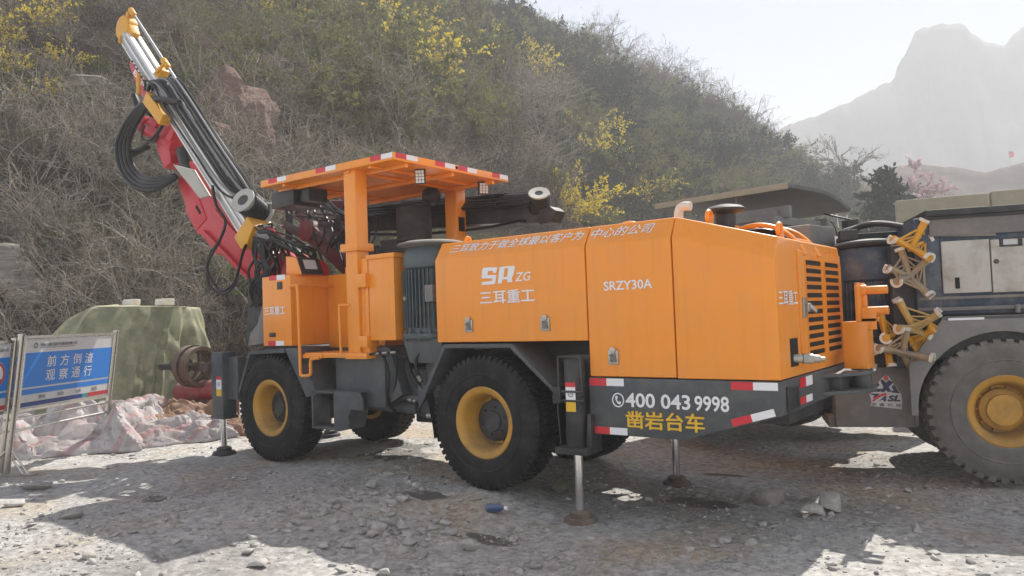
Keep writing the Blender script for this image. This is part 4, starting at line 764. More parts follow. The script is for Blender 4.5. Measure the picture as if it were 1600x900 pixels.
# yellow three-legged stands, end capped, heaped on the rack of the grey rig
def stand(mat, cap, tips, apex, label):
    root = thing('tripod_stand', label, 'stand', Matrix.Rotation(HR, 4, 'Z') @ Vector(apex) + PR, HR, 'yellow tripod stands heaped beside the grey rig')
    ap = Vector(apex); tubes = MB(); lat = MB(); T = [Vector(t_)-ap for t_ in tips]
    for q in T:
        L_ = MB(); L_.tube([q*0.04, q], 0.024, 12, r1=0.034); lg_ = L_.build('leg', mat, root)
        d = q.normalized(); s_ = d.cross(Vector((0, 1, 0.2))).normalized(); u_ = s_.cross(d); c = MB()
        vs = []; fs = []; K = 14
        for k in range(K+1):
            a = math.radians(-115+230*k/K)
            for r_, h_ in ((0.034, 0.0), (0.050, 0.0), (0.053, 0.026), (0.033, 0.026)): vs.append(q+s_*(r_*math.cos(a))+u_*(r_*math.sin(a))+d*(h_-0.012))
        for k in range(K):
            for j in range(4): fs.append((k*4+j, k*4+(j+1) % 4, (k+1)*4+(j+1) % 4, (k+1)*4+j))
        c.add(vs, fs+[(0, 1, 2, 3), (K*4+3, K*4+2, K*4+1, K*4)]); c.build('end_cap', cap, lg_)
    for i in range(len(T)):
        p, q = T[i], T[(i+1) % len(T)]
        lat.tube([p*0.78, q*0.78], 0.009, 6); lat.tube([p*0.45, q*0.78], 0.008, 6); lat.tube([p*0.42, q*0.42], 0.008, 6)
    lat.tube([Vector((-0.03, 0, 0)), Vector((0.03, 0, 0))], 0.034, 10)
    lat.build('brace', mat, root)
    return root
R0 = 0.0
def tp(x, z, y): return (x, y, z)
stand(YEL, CAPW, [tp(-0.53, 2.21, 0.02), tp(-0.80, 2.07, -0.02), tp(-0.545, 1.885, -0.10), tp(-0.49, 2.06, 0.10)], tp(-0.64, 1.99, 0.07), 'bright yellow stand at the top of the heap, one leg pointing straight up')
stand(YSTANDB, CAPW, [tp(-0.85, 1.82, -0.02), tp(-0.80, 1.70, -0.10), tp(-0.55, 1.57, -0.06), tp(-0.53, 1.88, 0.02), tp(-0.72, 1.98, 0.08)], tp(-0.67, 1.74, 0.05), 'muddy brown stand hanging under the topmost bright yellow stand')
stand(YSTAND, CAPW, [tp(-0.78, 1.545, -0.02), tp(-0.485, 1.42, -0.08), tp(-0.80, 1.30, -0.09), tp(-0.55, 1.22, 0.04)], tp(-0.66, 1.28, 0.03), 'yellow stand in the middle of the heap with one leg leaning up and left')
stand(YSTANDB, CAPW, [tp(-0.735, 1.30, -0.06), tp(-0.97, 1.14, -0.12), tp(-0.57, 1.04, -0.12), tp(-0.70, 0.97, 0.10)], tp(-0.775, 1.09, -0.01), 'dusty brown stand at the bottom of the heap above the emblem')
stand(YEL, CAPW, [tp(-0.92, 1.45, 0.04), tp(-0.90, 1.22, -0.06), tp(-0.86, 0.98, 0.06), tp(-0.72, 1.26, 0.16)], tp(-0.875, 1.22, 0.10), 'yellow stand with an upright leg right of the orange roller bracket')
stand(YEL, YEL, [tp(-0.525, 1.285, -0.02), tp(-0.72, 1.22, 0.10), tp(-0.60, 0.99, 0.10)], tp(-0.66, 1.16, 0.12), 'yellow stand with a bare yellow end, low at the right of the heap')
stand(YSTAND, CAPW, [tp(-1.05, 1.46, 0.06), tp(-1.00, 1.12, -0.03), tp(-1.16, 1.30, 0.14), tp(-1.0, 0.97, 0.15)], tp(-1.02, 1.24, 0.14), 'worn yellow stand half hidden behind the orange roller bracket')

# ============================================================ the machine with the flat grey canopy, behind the orange hood
CONC = paint('tan_concrete', (0.34, 0.30, 0.22), 0.85, 0.15, 0.25, (0.45, 0.41, 0.33), bump=0.05)
hV = math.radians(-11); PV = Vector((1.32, 4.31, 0.0))
VH = thing('mining_vehicle', 'dark grey mining vehicle with a flat sloping canopy, half hidden behind the orange hood', 'mining vehicle', (PV.x, PV.y, gzf(PV.x, PV.y)), hV)
zb = -gzf(PV.x, PV.y)
b = MB(); n_ = 12
top = []; 
for k in range(n_+1):
    y = 1.7*k/n_; dz = -0.18*max(0, (y-0.75)/0.95)**2; top.append((y, 2.92+zb+dz))
pts = [(y, z) for y, z in top]+[(y, z-0.055) for y, z in reversed(top)]
b.prism([(-1.95, y, z-0.02) for y, z in pts], (1.95, 0, 0.02)); CV = b.build('canopy', paint('dull_canopy_paint', (0.075, 0.075, 0.075), 0.6, 0.15, 0.12), VH, 0.006)
b = MB(); b.box(-1.95, 0.004, -0.012, 0.012, 2.85+zb, 2.925+zb); b.build('canopy_edge', CONC, CV, 0.003)
b = MB(); b.box(-1.8, -0.1, 0.2, 0.28, 2.70, 2.85); b.box(-1.8, -0.1, 1.2, 1.28, 2.55, 2.75); b.box(-0.25, -0.18, 0.1, 1.5, 2.62, 2.72); b.each('canopy_beam', GRIMG, CV, 0.01)
b = MB()
for y in (1.28, 1.58): b.prism([(0.003, y, 2.62), (0.003, y+0.035, 2.61), (0.003, y+0.0, 2.79), (0.003, y-0.035, 2.80)], (0.006, 0, 0))
b.each('canopy_decal', SIGNW, CV)
b = MB(); b.box(-0.52, -0.22, 0.12, 0.40, 1.2, 2.83); b.box(-0.56, -0.18, 0.09, 0.43, 2.42, 2.48); PV_ = b.build('canopy_post', DUSTG, VH, 0.008)
b = MB()
for x in (-0.44, -0.32): b.prism([(x-0.015, 0.118, 2.48), (x+0.015, 0.118, 2.48), (x+0.012, 0.118, 2.60), (x, 0.118, 2.64), (x-0.012, 0.118, 2.60)], (0, -0.004, 0))
b.cyl((-0.37, 0.122, 2.73), (-0.37, 0.114, 2.73), 0.035, n=16); b.build('post_plate', INKG, PV_)
b = MB(); b.prism([(-0.10, 0.3, 0.7), (0.35, 0.3, 0.7), (0.35, 0.3, 2.25), (0.22, 0.3, 2.40), (-0.10, 0.3, 2.40)], (0, 0.95, 0)); b.build('engine_housing', GRIMG, VH, 0.015)
b = MB(); b.prism([(-0.14, 0.26, 2.40), (0.24, 0.26, 2.40), (0.40, 0.26, 2.24), (0.43, 0.26, 2.27), (0.25, 0.26, 2.45), (-0.14, 0.26, 2.45)], (0, 1.03, 0)); b.build('housing_lid', DUSTG, VH, 0.006)
b = MB(); b.box(-2.6, -0.1, 0.2, 1.5, 0.5, 1.9); b.box(-0.2, 1.0, 0.45, 1.2, 0.5, 1.0); b.box(-1.7, -0.6, 0.6, 1.4, 1.9, 2.35); b.build('chassis', DARK, VH, 0.03)
b = MB(); b.box(-1.35, 0.98, -1.5, -0.95, 0.55, 2.40); b.box(-1.2, -0.2, -0.95, 0.25, 0.6, 1.2); b.build('shadow_block', DUSTG, VH, 0.03)  # block added to cast shade on the ground under the orange tail
b = MB(); b.box(-1.98, -1.86, 0.0, 0.16, 2.68, 2.84); b.box(-1.45, -1.25, 0.2, 0.4, 2.45, 2.62); b.each('side_lamp', BLACK, VH, 0.012)
b = MB(); b.box(0.22, 0.42, 0.92, 1.0, 2.46, 2.66); b.cyl((0.32, 0.97, 2.66), (-0.02, 0.97, 2.78), 0.012); b.tube(spl([(0.2, 0.66, 2.64), (0.13, 0.93, 2.58), (0.15, 0.93, 2.48), (0.23, 0.95, 2.46)], 6), 0.009, 6); b.build('work_lamp', BLACK, VH, 0.012)
b = MB(); b.lathe([(0, 0), (0.12, 0.0), (0.14, 0.05), (0.11, 0.12), (0, 0.13)], (-0.05, 0.6, 2.45), (0, 0, 1), 16); b.build('rusty_cap', MAROON, VH)
b = MB(); b.tube(spl([(-0.75, 0.1, 2.92), (-0.75, 0.1, 3.02), (-0.71, 0.1, 3.04), (-0.68, 0.1, 2.98)], 5), 0.012, 6); b.build('lifting_hook', DUSTG, CV)
for x in (-2.0, -0.2): wheel(VH, (x, 0.16, 0.56+zb), RUBD, local=True)

# tan wall beyond the grey rig
b = MB(); w0, w1 = DP(1404, 400, 11.5), DP(1680, 400, 10.6); d_ = (w1-w0); d_.z = 0; n_ = Vector((-d_.y, d_.x, 0)).normalized()*0.25
def wallbox(k0, k1, z0, z1, gp=0.0):
    a = Vector((w0.x, w0.y, 0))+Vector((d_.x, d_.y, 0))*k0; c = Vector((w0.x, w0.y, 0))+Vector((d_.x, d_.y, 0))*k1
    b.prism([a+Vector((0, 0, z0)), c+Vector((0, 0, z0)), c+Vector((0, 0, z1)), a+Vector((0, 0, z1))], n_)
wallbox(0, 0.55, -0.3, 2.98); wallbox(0.565, 1.6, -0.3, 3.0)
tag(b.build('concrete_wall', CONC, None, 0.02), 'low tan concrete wall showing above the roof of the grey rig', 'wall')

# ============================================================ signboards
def signboard(L0, R0, H, ln, label, words):
    L0 = Vector(L0); R0 = Vector(R0); u = (R0-L0); u.z = 0; Wd = u.length; u.normalize(); n_ = Vector((-u.y, u.x, 0)) if Vector((-u.y, u.x, 0)).dot(Vector((CAM[0]-L0.x, CAM[1]-L0.y, 0))) > 0 else Vector((u.y, -u.x, 0))
    v = (Vector((0, 0, 1))+n_*ln).normalized(); nn = u.cross(v); fwd = 1 if nn.dot(n_) > 0 else -1
    if fwd < 0: raise RuntimeError('sign faces away')
    root = thing('signboard', label, 'signboard', L0, 0, 'blue notice boards in steel frames', world=True)
    def P(x, y, o=0): return L0+u*x+v*y+nn*o
    b = MB()
    for x in (0, Wd): b.cyl(P(x, 0), P(x, H), 0.032, n=16); b.lathe([(0, 0), (0.037, 0), (0.037, 0.015), (0, 0.025)], P(x, H), v, 16)
    for y in (H-0.02, 0.66): b.bar(P(0.02, y), P(Wd-0.02, y), 0.03, 0.03)
    for y in (0.46, 0.58): b.cyl(P(0, y), P(Wd, y), 0.014, n=10)
    for x in (0.05, Wd-0.05): b.bar(P(x, 0.66), P(x, H-0.02), 0.03, 0.03, up=u)
    for x in (0, Wd): b.bar(P(x, 0.01)-n_*0.32, P(x, 0.01)+n_*0.32, 0.06, 0.035); b.cyl(P(x, 0.30), P(x, 0.02)-n_*0.28, 0.010, n=8); b.cyl(P(x, 0.30), P(x, 0.02)+n_*0.24, 0.010, n=8)
    b.build('frame', INOX, root, 0)
    x0, x1, y0, y1 = 0.06, Wd-0.06, 0.68, H-0.04; hh = y1-y0; ww = x1-x0
    b = MB(); b.prism([P(x0, y0, -0.012), P(x1, y0, -0.012), P(x1, y1, -0.012), P(x0, y1, -0.012)], nn*0.02); pan = b.build('panel', SIGNW, root)
    O = P(x0, y0, 0.008)
    def rect(a, c, d, e, mat, lift, nm): return poly_on([[(a*ww, c*hh), (d*ww, c*hh), (d*ww, e*hh), (a*ww, e*hh)]], mat, pan, O, u, v, nm, lift)
    rect(0, 0.30, 1, 0.80, SIGNB, 0.002, 'blue_field'); rect(0, 0.195, 1, 0.275, SIGNB, 0.002, 'blue_band'); rect(0, 0.02, 0.68, 0.085, SIGND, 0.002, 'dark_band'); rect(0.68, 0.02, 0.74, 0.085, SIGNT, 0.002, 'teal_band'); rect(0.74, 0.02, 1, 0.085, SIGNR, 0.002, 'red_band')
    words(pan, O, u, v, ww, hh)
    return root
def tw(s, mat, pan, O, u, v, ww, hh, x, y, w, h, bold=0.0, sp=1.0): return text(s, mat, pan, O+u*(x*ww)+v*(y*hh), u, v, w*ww, h*hh, bold, 0, 0.004, spacing=sp)
def words1(*a):
    pan, O, u, v, ww, hh = a
    for i, c_ in enumerate('前方倒渣'): tw(c_, WHITE, *a, 0.235+i*0.142, 0.575, 0.095, 0.165, 0.008)
    for i, c_ in enumerate('观察通行'): tw(c_, WHITE, *a, 0.235+i*0.142, 0.365, 0.095, 0.165, 0.008)
    tw('河南力源公路开发集团有限公司', INKG, *a, 0.145, 0.885, 0.40, 0.050, 0.012); poly_on([[(0.145*ww, 0.862*hh), (0.52*ww, 0.862*hh), (0.52*ww, 0.870*hh), (0.145*ww, 0.870*hh)]], INKG, pan, O, u, v, 'header_rule', 0.004)
    poly_on([[[(0.10*ww+0.030*math.cos(k*0.3927), 0.905*hh+0.030*math.sin(k*0.3927)) for k in range(16)], [(0.10*ww+0.018*math.cos(k*0.3927), 0.905*hh+0.018*math.sin(k*0.3927)) for k in range(16)]]], INKG, pan, O, u, v, 'emblem', 0.004)
    for i, s_ in enumerate(('责任', '安全', '创新', '绿色')): tw(s_, INKG, *a, 0.18+i*0.20, 0.115, 0.072, 0.055, 0.01)
def words2(*a):
    pan, O, u, v, ww, hh = a
    cx, cy = 0.885*ww, 0.55*hh; ring = lambda r: [(cx+r*math.cos(k*0.2244), cy+r*math.sin(k*0.2244)) for k in range(28)]
    poly_on([ring(0.135)], WHITE, pan, O, u, v, 'prohibition_disc', 0.003); poly_on([[ring(0.13), ring(0.105)], [(cx-0.10, cy+0.07), (cx-0.07, cy+0.10), (cx+0.10, cy-0.07), (cx+0.07, cy-0.10)]], SIGNR, pan, O, u, v, 'prohibition_ring', 0.006)
    poly_on([[(cx-0.03, cy-0.07), (cx-0.005, cy-0.07), (cx+0.01, cy-0.02), (cx+0.035, cy-0.07), (cx+0.06, cy-0.07), (cx+0.03, cy+0.01), (cx+0.025, cy+0.05), (cx-0.01, cy+0.05), (cx-0.02, cy)], [(cx-0.005, cy+0.06), (cx+0.02, cy+0.06), (cx+0.02, cy+0.085), (cx-0.005, cy+0.085)]], INKG, pan, O, u, v, 'walking_figure', 0.005)
    tw('河南力源公路开发', INKG, *a, 0.80, 0.885, 0.18, 0.050, 0.012)
    for i, s_ in enumerate(('责任', '安全', '创新', '绿色')): tw(s_, INKG, *a, 0.18+i*0.20, 0.115, 0.072, 0.055, 0.01)
l0 = G(10, 746, 0.0); r0 = G(162, 699, 0.03); l0.z = gzf(l0.x, l0.y); 
signboard(l0, r0, 1.44, 0.13, 'blue notice board reading in white characters, standing complete beside the covered machine', words1)
dv = (Vector((r0.x, r0.y, 0))-Vector((l0.x, l0.y, 0))).normalized(); l1 = Vector((l0.x, l0.y, l0.z))-dv*1.72+Vector((-0.10, 0.02, 0)); r1 = Vector((l0.x, l0.y, l0.z))+Vector((-0.11, 0.0, 0))-dv*0.02
signboard(l1, r1, 1.40, 0.13, 'blue notice board with a red prohibition ring, cut off by the left edge', words2)

# ============================================================ covered machine, sheets, small things on the ground
def crumple(name, cx, cy, lx, ly, rz, h, mats, label, cat, seed, group=None, n=80, z0=0.0):
    u_ = np.linspace(-1, 1, n); X, Y = np.meshgrid(u_, u_, indexing='ij'); rnd = np.random.default_rng(seed)
    r = np.maximum(np.abs(X), np.abs(Y)); env = np.clip(1-r**2.2, 0, 1)
    wx = X+0.18*fbm(X*2.2, Y*2.2, 3, seed)+0.02*rnd.standard_normal(X.shape)*0.3; wy = Y+0.18*fbm(X*2.2+9, Y*2.2, 3, seed+3)+0.006*rnd.standard_normal(X.shape)
    bl = lambda fx, fy, sd: np.abs(2*vn(fx, fy, sd)-1)
    z = h*env**0.6*(0.35+0.75*fbm(X*1.4+seed, Y*1.4, 2, seed)+0.55*bl(X*2.1+0.7*Y+5, Y*2.6-0.5*X+7, seed+7)) + h*np.sqrt(env)*(0.26*bl(X*4.2+1.5*Y+2, Y*3.4, seed+9)+0.13*bl(X*8+3*Y, Y*7-2*X, seed+12)) + 0.01
    px = wx*lx/2; py = wy*ly/2; c, s_ = math.cos(rz), math.sin(rz); gx = cx+px*c-py*s_; gy = cy+px*s_+py*c
    z = np.maximum(z, 0.012)+gz(gx, gy)+z0; V_ = np.stack([gx-cx, gy-cy, z], -1).reshape(-1, 3); i = np.arange(n*n).reshape(n, n)
    f = np.stack([i[:-1, :-1], i[1:, :-1], i[1:, 1:], i[:-1, 1:]], -1).reshape(-1, 4)
    o = npmesh(name, V_, f, mats, None, None, True); o.location = (cx, cy, 0); o.data.set_sharp_from_angle(angle=math.radians(17))
    md = o.modifiers.new('thick', 'SOLIDIFY'); md.thickness = 0.006
    return tag(o, label, cat, group)
# tarpaulin over a machine
TC = AB(-6.15, 11.9)     # rough centre on the ground
def tarpaulin():
    nphi, nt_ = 220, 34; V_ = []; rr = RH; ff = FH
    top = [(-0.62, -0.2), (-0.55, 0.75), (0.0, 0.85), (0.98, 0.75), (1.02, -0.35), (0.62, -0.62), (0.0, -0.62), (-0.5, -0.5)]
    bot = [(-1.45, -0.2), (-1.3, 1.35), (0.0, 1.35), (1.12, 1.1), (1.12, -0.3), (0.80, -1.12), (-0.2, -1.2), (-1.2, -0.9)]
    def loop(P):
        Q = [Vector((*p, 0)) for p in P]; Q = Q+Q[:1]; L_ = np.cumsum([0]+[(b_-a_).length for a_, b_ in zip(Q, Q[1:])]); s_ = np.linspace(0, L_[-1], nphi, endpoint=False)
        return np.interp(s_, L_, [q.x for q in Q]), np.interp(s_, L_, [q.y for q in Q])
    tx, ty = loop(top); bx, by = loop(bot); ph = np.arange(nphi)/nphi
    rg = np.random.default_rng(5); kx = np.sort(np.concatenate([np.linspace(0, 1, 19)[:-1]+rg.uniform(-0.022, 0.022, 18)])); kv = rg.uniform(0.0, 1.1, 18)*np.where(np.arange(18) % 2, 1, -0.9)
    kx2 = np.linspace(0, 1, 90)[:-1]+rg.uniform(-0.004, 0.004, 89); kv2 = rg.uniform(-1, 1, 89)
    fold = 0.5+np.interp(ph, np.r_[kx-1, kx, kx+1], np.r_[kv, kv, kv])*0.6; fold2 = np.interp(ph, np.r_[kx2-1, kx2, kx2+1], np.r_[kv2, kv2, kv2])
    rows = []
    for j in range(nt_+1):
        t_ = j/nt_; amp = 0.58*t_**0.55; k = t_**0.85
        x = tx*(1-k)+bx*k; y = ty*(1-k)+by*k; d = np.hypot(x, y+0.0)+1e-6
        off = amp*(fold-0.55)*(0.45+0.9*vn(ph*8+t_*2.2, ph*0+t_*2.0, 12))+amp*0.10*fold2+0.05*(np.abs(2*vn(ph*16+t_*5, ph*5+t_*4, 21)-1)-0.5)+0.02*fbm(ph*20, ph*0+t_*4, 2, 4)
        x = x+x/d*off; y = y+y/d*off
        z = 1.86-0.06*np.abs(tx)*0.5-1.72*t_**1.12 - 0.35*np.clip(-tx-0.1, 0, 1)*(1-t_) + 0.10*t_*vn(ph*11, ph*0, 6)
        rows.append(np.stack([x, y, np.maximum(z, 0.10+0.1*vn(ph*13, ph*0, 2))], -1))
    cap = []
    for k in (0.8, 0.55, 0.3, 0.08):
        x = tx*k; y = ty*k; z = 1.86-0.06*np.abs(tx)*0.5-0.35*np.clip(-tx-0.1, 0, 1)+0.05*(1-k)+0.03*fbm(x*2, y*2, 3, 5); cap.append(np.stack([x, y, z], -1))
    A_ = np.array(list(reversed(cap))+rows); R_ = A_.shape[0]
    P = A_.reshape(-1, 3); Wd = np.stack([P[:, 0]*RH[0]+P[:, 1]*FH[0], P[:, 0]*RH[1]+P[:, 1]*FH[1], P[:, 2]], -1)
    i = np.arange(R_*nphi).reshape(R_, nphi); i2 = np.roll(i, -1, 1)
    f = np.stack([i[:-1], i2[:-1], i2[1:], i[1:]], -1).reshape(-1, 4)
    o = npmesh('tarpaulin', Wd, f, TARP, None, None, True); o.data.set_sharp_from_angle(angle=math.radians(16)); o.location = (TC.x, TC.y, -0.05)
    md = o.modifiers.new('thick', 'SOLIDIFY'); md.thickness = 0.008
    return tag(o, 'faded green tarpaulin with deep folds draped over a machine', 'tarpaulin')
tarpaulin()
b = MB()
for (x, y, z, s_) in ((0.15, 0.1, 1.88, 0.13), (0.72, 0.0, 1.86, 0.14)):
    c_ = Vector((TC.x+x*RH[0]+y*FH[0], TC.y+x*RH[1]+y*FH[1], z-0.05)); 
    bm_ = MB(); bm_.prism([c_+Vector((-s_, -s_*0.7, 0)), c_+Vector((s_, -s_*0.6, 0)), c_+Vector((s_*0.8, s_*0.7, 0)), c_+Vector((-s_*0.9, s_*0.6, 0))], (0.02, 0, s_*0.75))
    tag(bm_.build('stone', CAPW, None, 0.02), 'pale flat stone weighing down the '+('middle' if x < 0.5 else 'right end')+' of the green tarpaulin', 'stone')
# the machine's pulley and red tank, sticking out from under the sheet
pc = DP(312, 573, 10.9); MA = thing('belt_driven_machine', 'machine with a dark spoked pulley and red tank sticking out from under the tarpaulin', 'machine', (pc.x, pc.y, 0), world=True)
axp = Vector((RH[0]*0.9-FH[0]*0.55, RH[1]*0.9-FH[1]*0.55, 0)).normalized(); b = MB()
b.lathe([(0.24, -0.07), (0.29, -0.07), (0.275, -0.03), (0.29, 0.0), (0.275, 0.03), (0.29, 0.07), (0.24, 0.07), (0.24, -0.07)], pc, axp, 40)
b.lathe([(0, -0.1), (0.07, -0.1), (0.07, 0.1), (0, 0.1)], pc, axp, 20); up_ = Vector((0, 0, 1)); sd_ = axp.cross(up_)
for k in range(5):
    a = k*1.2566+0.3; b.bar(pc+(up_*math.sin(a)+sd_*math.cos(a))*0.06, pc+(up_*math.sin(a)+sd_*math.cos(a))*0.25, 0.05, 0.03)
b.build('pulley', RUST, MA); b = MB(); b.lathe([(0.20, -0.05), (0.30, -0.05), (0.30, 0.05), (0.20, 0.05), (0.20, -0.05)], pc-axp*0.16+Vector((0, 0, 0.01)), axp, 36); b.build('flywheel', RUST, MA)
b = MB(); b.cyl(pc-axp*0.9, pc+axp*0.12, 0.05, n=16); b.cyl(pc-axp*0.55+Vector((0, 0, 0.02)), pc-axp*0.30+Vector((0, 0, 0.02)), 0.11, n=16); b.build('shaft', DARK, MA)
b = MB(); q0 = DP(283, 612, 11.3); q1 = DP(345, 607, 10.9); b.cyl(q0, q1, 0.14, n=24); b.lathe([(0.14, 0), (0.11, 0.05), (0, 0.07)], q0, (q0-q1), 24); b.build('tank', paint('faded_red_paint', (0.30, 0.02, 0.025), 0.55, 0.2, 0.25), MA, 0.01)
b = MB(); b.box(pc.x-0.7, pc.x+0.05, pc.y+0.1, pc.y+0.6, 0.12, 0.5); b.build('machine_frame', MAROON, MA, 0.02)
# sheets
g_ = 'crumpled plastic sheets piled behind the notice boards'
for k, (x, y, lx, ly, rz, h, lab) in enumerate(((92, 690, 2.0, 1.5, 0.4, 0.60, 'pale grey striped sheet heaped at the left behind the notice board'), (222, 672, 1.9, 1.3, 0.9, 0.46, 'white and pink sheet bundled right of the notice board post'), (150, 655, 2.6, 1.5, 0.2, 0.66, 'high white fold of sheet between the notice board and the tarpaulin'),
        (15, 660, 2.2, 1.6, -0.2, 0.66, 'white sheet heap at the left edge below the notice boards'), (275, 676, 1.5, 0.9, 0.5, 0.30, 'flat pinkish end of sheet spread towards the front jack'))):
    p = G(x, y, 0.1); crumple('plastic_sheet', p.x, p.y, lx, ly, YAW+rz, h, SHEETW, lab, 'plastic sheet', 20+k, g_)
p = DP(306, 640, 10.45); crumple('canvas_sheet', p.x, p.y, 1.5, 1.05, YAW+0.2, 0.40, SHEETB, 'brown canvas sheet crumpled in front of the red tank', 'canvas sheet', 41)
p = G(190, 650, 0.1); crumple('plastic_sheet', p.x+0.2, p.y+0.5, 1.0, 0.7, YAW, 0.5, TARPD, 'small dark green sheet crumpled at the foot of the tarpaulin', 'plastic sheet', 47)
p = G(312, 686); b = MB(); b.box(-0.11, 0.11, -0.08, 0.08, 0, 0.16); o = b.build('paper_box', WHITE, None, 0.01); o.location = (p.x, p.y, gzf(p.x, p.y)); o.rotation_euler = (0.05, 0.03, 0.9); tag(o, 'small white paper box on the rubble left of the front jack', 'box')
p = G(762, 806, -0.1); b = MB(); b.lathe([(0, 0), (0.032, 0.0), (0.034, 0.02), (0.029, 0.05), (0.034, 0.08), (0.030, 0.11), (0.012, 0.14), (0.012, 0.155)], (0, 0, 0), (1, 0.2, 0.05), 16)
o = b.build('plastic_bottle', paint('blue_plastic', (0.03, 0.07, 0.20), 0.25, 0.2, 0.2), None); o.location = (p.x, p.y, gzf(p.x, p.y)+0.035); bc = MB(); bc.lathe([(0, 0.15), (0.016, 0.15), (0.016, 0.175), (0, 0.175)], (0, 0, 0), (1, 0.2, 0.05), 12); bc.build('bottle_cap', WHITE, o); tag(o, 'crushed blue plastic bottle on the shaded gravel before the rear wheel', 'bottle')

# ============================================================ ground, gravel, stones
def ground_mat():
    M, n, b = mk('crushed_rock_ground'); tc = N(n, 'TexCoord').outputs['Object']
    c = ramp(n, noise(n, tc, 0.55, 5, 0.6), [(0.32, (0.27, 0.26, 0.25)), (0.52, (0.42, 0.41, 0.395)), (0.75, (0.53, 0.51, 0.48))])
    c = mixc(n, ramp(n, noise(n, tc, 0.8, 3), [(0.50, (0, 0, 0)), (0.66, (0.8,)*3)]), c, (0.42, 0.34, 0.25))
    c = mixc(n, 0.55, c, ramp(n, noise(n, tc, 14, 9, 0.72), [(0.28, (0.10, 0.095, 0.09)), (0.5, (0.5, 0.49, 0.47)), (0.75, (0.9, 0.88, 0.84))]), 'OVERLAY')
    vo = N(n, 'TexVoronoi', feature='F1'); vo.inputs['Scale'].default_value = 26; n.links.new(tc, vo.inputs['Vector'])
    bw = N(n, 'RGBToBW'); n.links.new(vo.outputs['Color'], bw.inputs[0]); c = mixc(n, 0.45, c, bw.outputs[0], 'SOFT_LIGHT')
    # oil and water stains with shapes of their own
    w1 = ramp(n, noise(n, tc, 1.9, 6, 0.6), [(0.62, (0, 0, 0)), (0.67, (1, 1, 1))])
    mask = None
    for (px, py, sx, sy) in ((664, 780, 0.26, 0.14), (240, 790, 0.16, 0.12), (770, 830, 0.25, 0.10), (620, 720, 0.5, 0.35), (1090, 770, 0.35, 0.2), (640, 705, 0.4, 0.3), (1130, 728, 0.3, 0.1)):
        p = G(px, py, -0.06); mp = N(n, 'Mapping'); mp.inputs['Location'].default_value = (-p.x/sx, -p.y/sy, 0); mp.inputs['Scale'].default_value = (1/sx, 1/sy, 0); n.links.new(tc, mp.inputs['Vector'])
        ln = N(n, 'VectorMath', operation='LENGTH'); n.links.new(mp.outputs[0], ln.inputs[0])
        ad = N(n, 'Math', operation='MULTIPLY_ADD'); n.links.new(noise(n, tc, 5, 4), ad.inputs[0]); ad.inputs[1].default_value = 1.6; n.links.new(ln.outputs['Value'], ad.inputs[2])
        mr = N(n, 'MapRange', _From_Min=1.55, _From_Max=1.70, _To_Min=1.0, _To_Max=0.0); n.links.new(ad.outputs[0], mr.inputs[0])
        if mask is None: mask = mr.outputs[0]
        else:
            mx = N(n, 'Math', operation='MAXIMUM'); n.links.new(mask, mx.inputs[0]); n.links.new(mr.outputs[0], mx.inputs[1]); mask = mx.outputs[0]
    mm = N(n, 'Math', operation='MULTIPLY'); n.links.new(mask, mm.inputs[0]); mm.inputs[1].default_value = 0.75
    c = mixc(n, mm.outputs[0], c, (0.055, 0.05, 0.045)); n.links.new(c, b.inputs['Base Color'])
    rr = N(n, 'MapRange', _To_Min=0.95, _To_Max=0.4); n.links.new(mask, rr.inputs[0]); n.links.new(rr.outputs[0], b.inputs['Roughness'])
    bp = N(n, 'Bump', _Strength=0.7, _Distance=0.03); n.links.new(noise(n, tc, 22, 10, 0.75), bp.inputs['Height']); n.links.new(bp.outputs[0], b.inputs['Normal'])
    return M
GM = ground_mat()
def axis(lo, hi, st, far):
    a = np.arange(lo, hi+st/2, st); k = st; l = []; x = hi
    while x < far: k *= 1.25; x += k; l.append(x)
    k = st; q = []; x = lo
    while x > -far: k *= 1.25; x -= k; q.append(x)
    return np.concatenate([q[::-1], a, l])
ax_ = axis(-11, 7, 0.055, 880); ay_ = axis(-5, 8, 0.055, 880)
X, Y = np.meshgrid(ax_, ay_, indexing='ij'); Z = gz(X, Y)
near = np.exp(-(np.maximum(0, np.hypot(X+1, Y-1)-9)/4)**2)
Z = Z + near*((0.006+0.022*np.clip(vn(X*0.9, Y*0.9, 61)*2-0.8, 0, 1))*np.abs(fbm(X*7, Y*7, 2, 33))*1.2+0.006*(vn(X*16, Y*16, 35)-0.5)) - 0.25*np.clip((np.hypot(X, Y)-20)/30, 0, 1)
i = np.arange(X.size).reshape(X.shape); f = np.stack([i[:-1, :-1], i[1:, :-1], i[1:, 1:], i[:-1, 1:]], -1).reshape(-1, 4)
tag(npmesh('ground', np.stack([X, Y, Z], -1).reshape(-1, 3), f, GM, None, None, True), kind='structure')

STONE = None
def stone_mat(name, c0, c1, c2, sc=2.0):
    M, n, b = mk(name); tc = N(n, 'TexCoord').outputs['Object']; oi = N(n, 'ObjectInfo')
    ge = N(n, 'NewGeometry'); c = ramp(n, ge.outputs['Random Per Island'], [(0.0, c0), (0.5, c1), (1.0, c2)])
    c = mixc(n, 0.5, c, ramp(n, noise(n, tc, sc*9, 8, 0.7), [(0.3, (0.22,)*3), (0.7, (0.8, 0.78, 0.75))]), 'OVERLAY')
    n.links.new(c, b.inputs['Base Color']); b.inputs['Roughness'].default_value = 0.92
    bp = N(n, 'Bump', _Strength=0.5, _Distance=0.02); n.links.new(noise(n, tc, sc*14, 8, 0.7), bp.inputs['Height']); n.links.new(bp.outputs[0], b.inputs['Normal']); return M
STONE = stone_mat('grey_stone', (0.31, 0.30, 0.285), (0.40, 0.385, 0.365), (0.47, 0.45, 0.425))
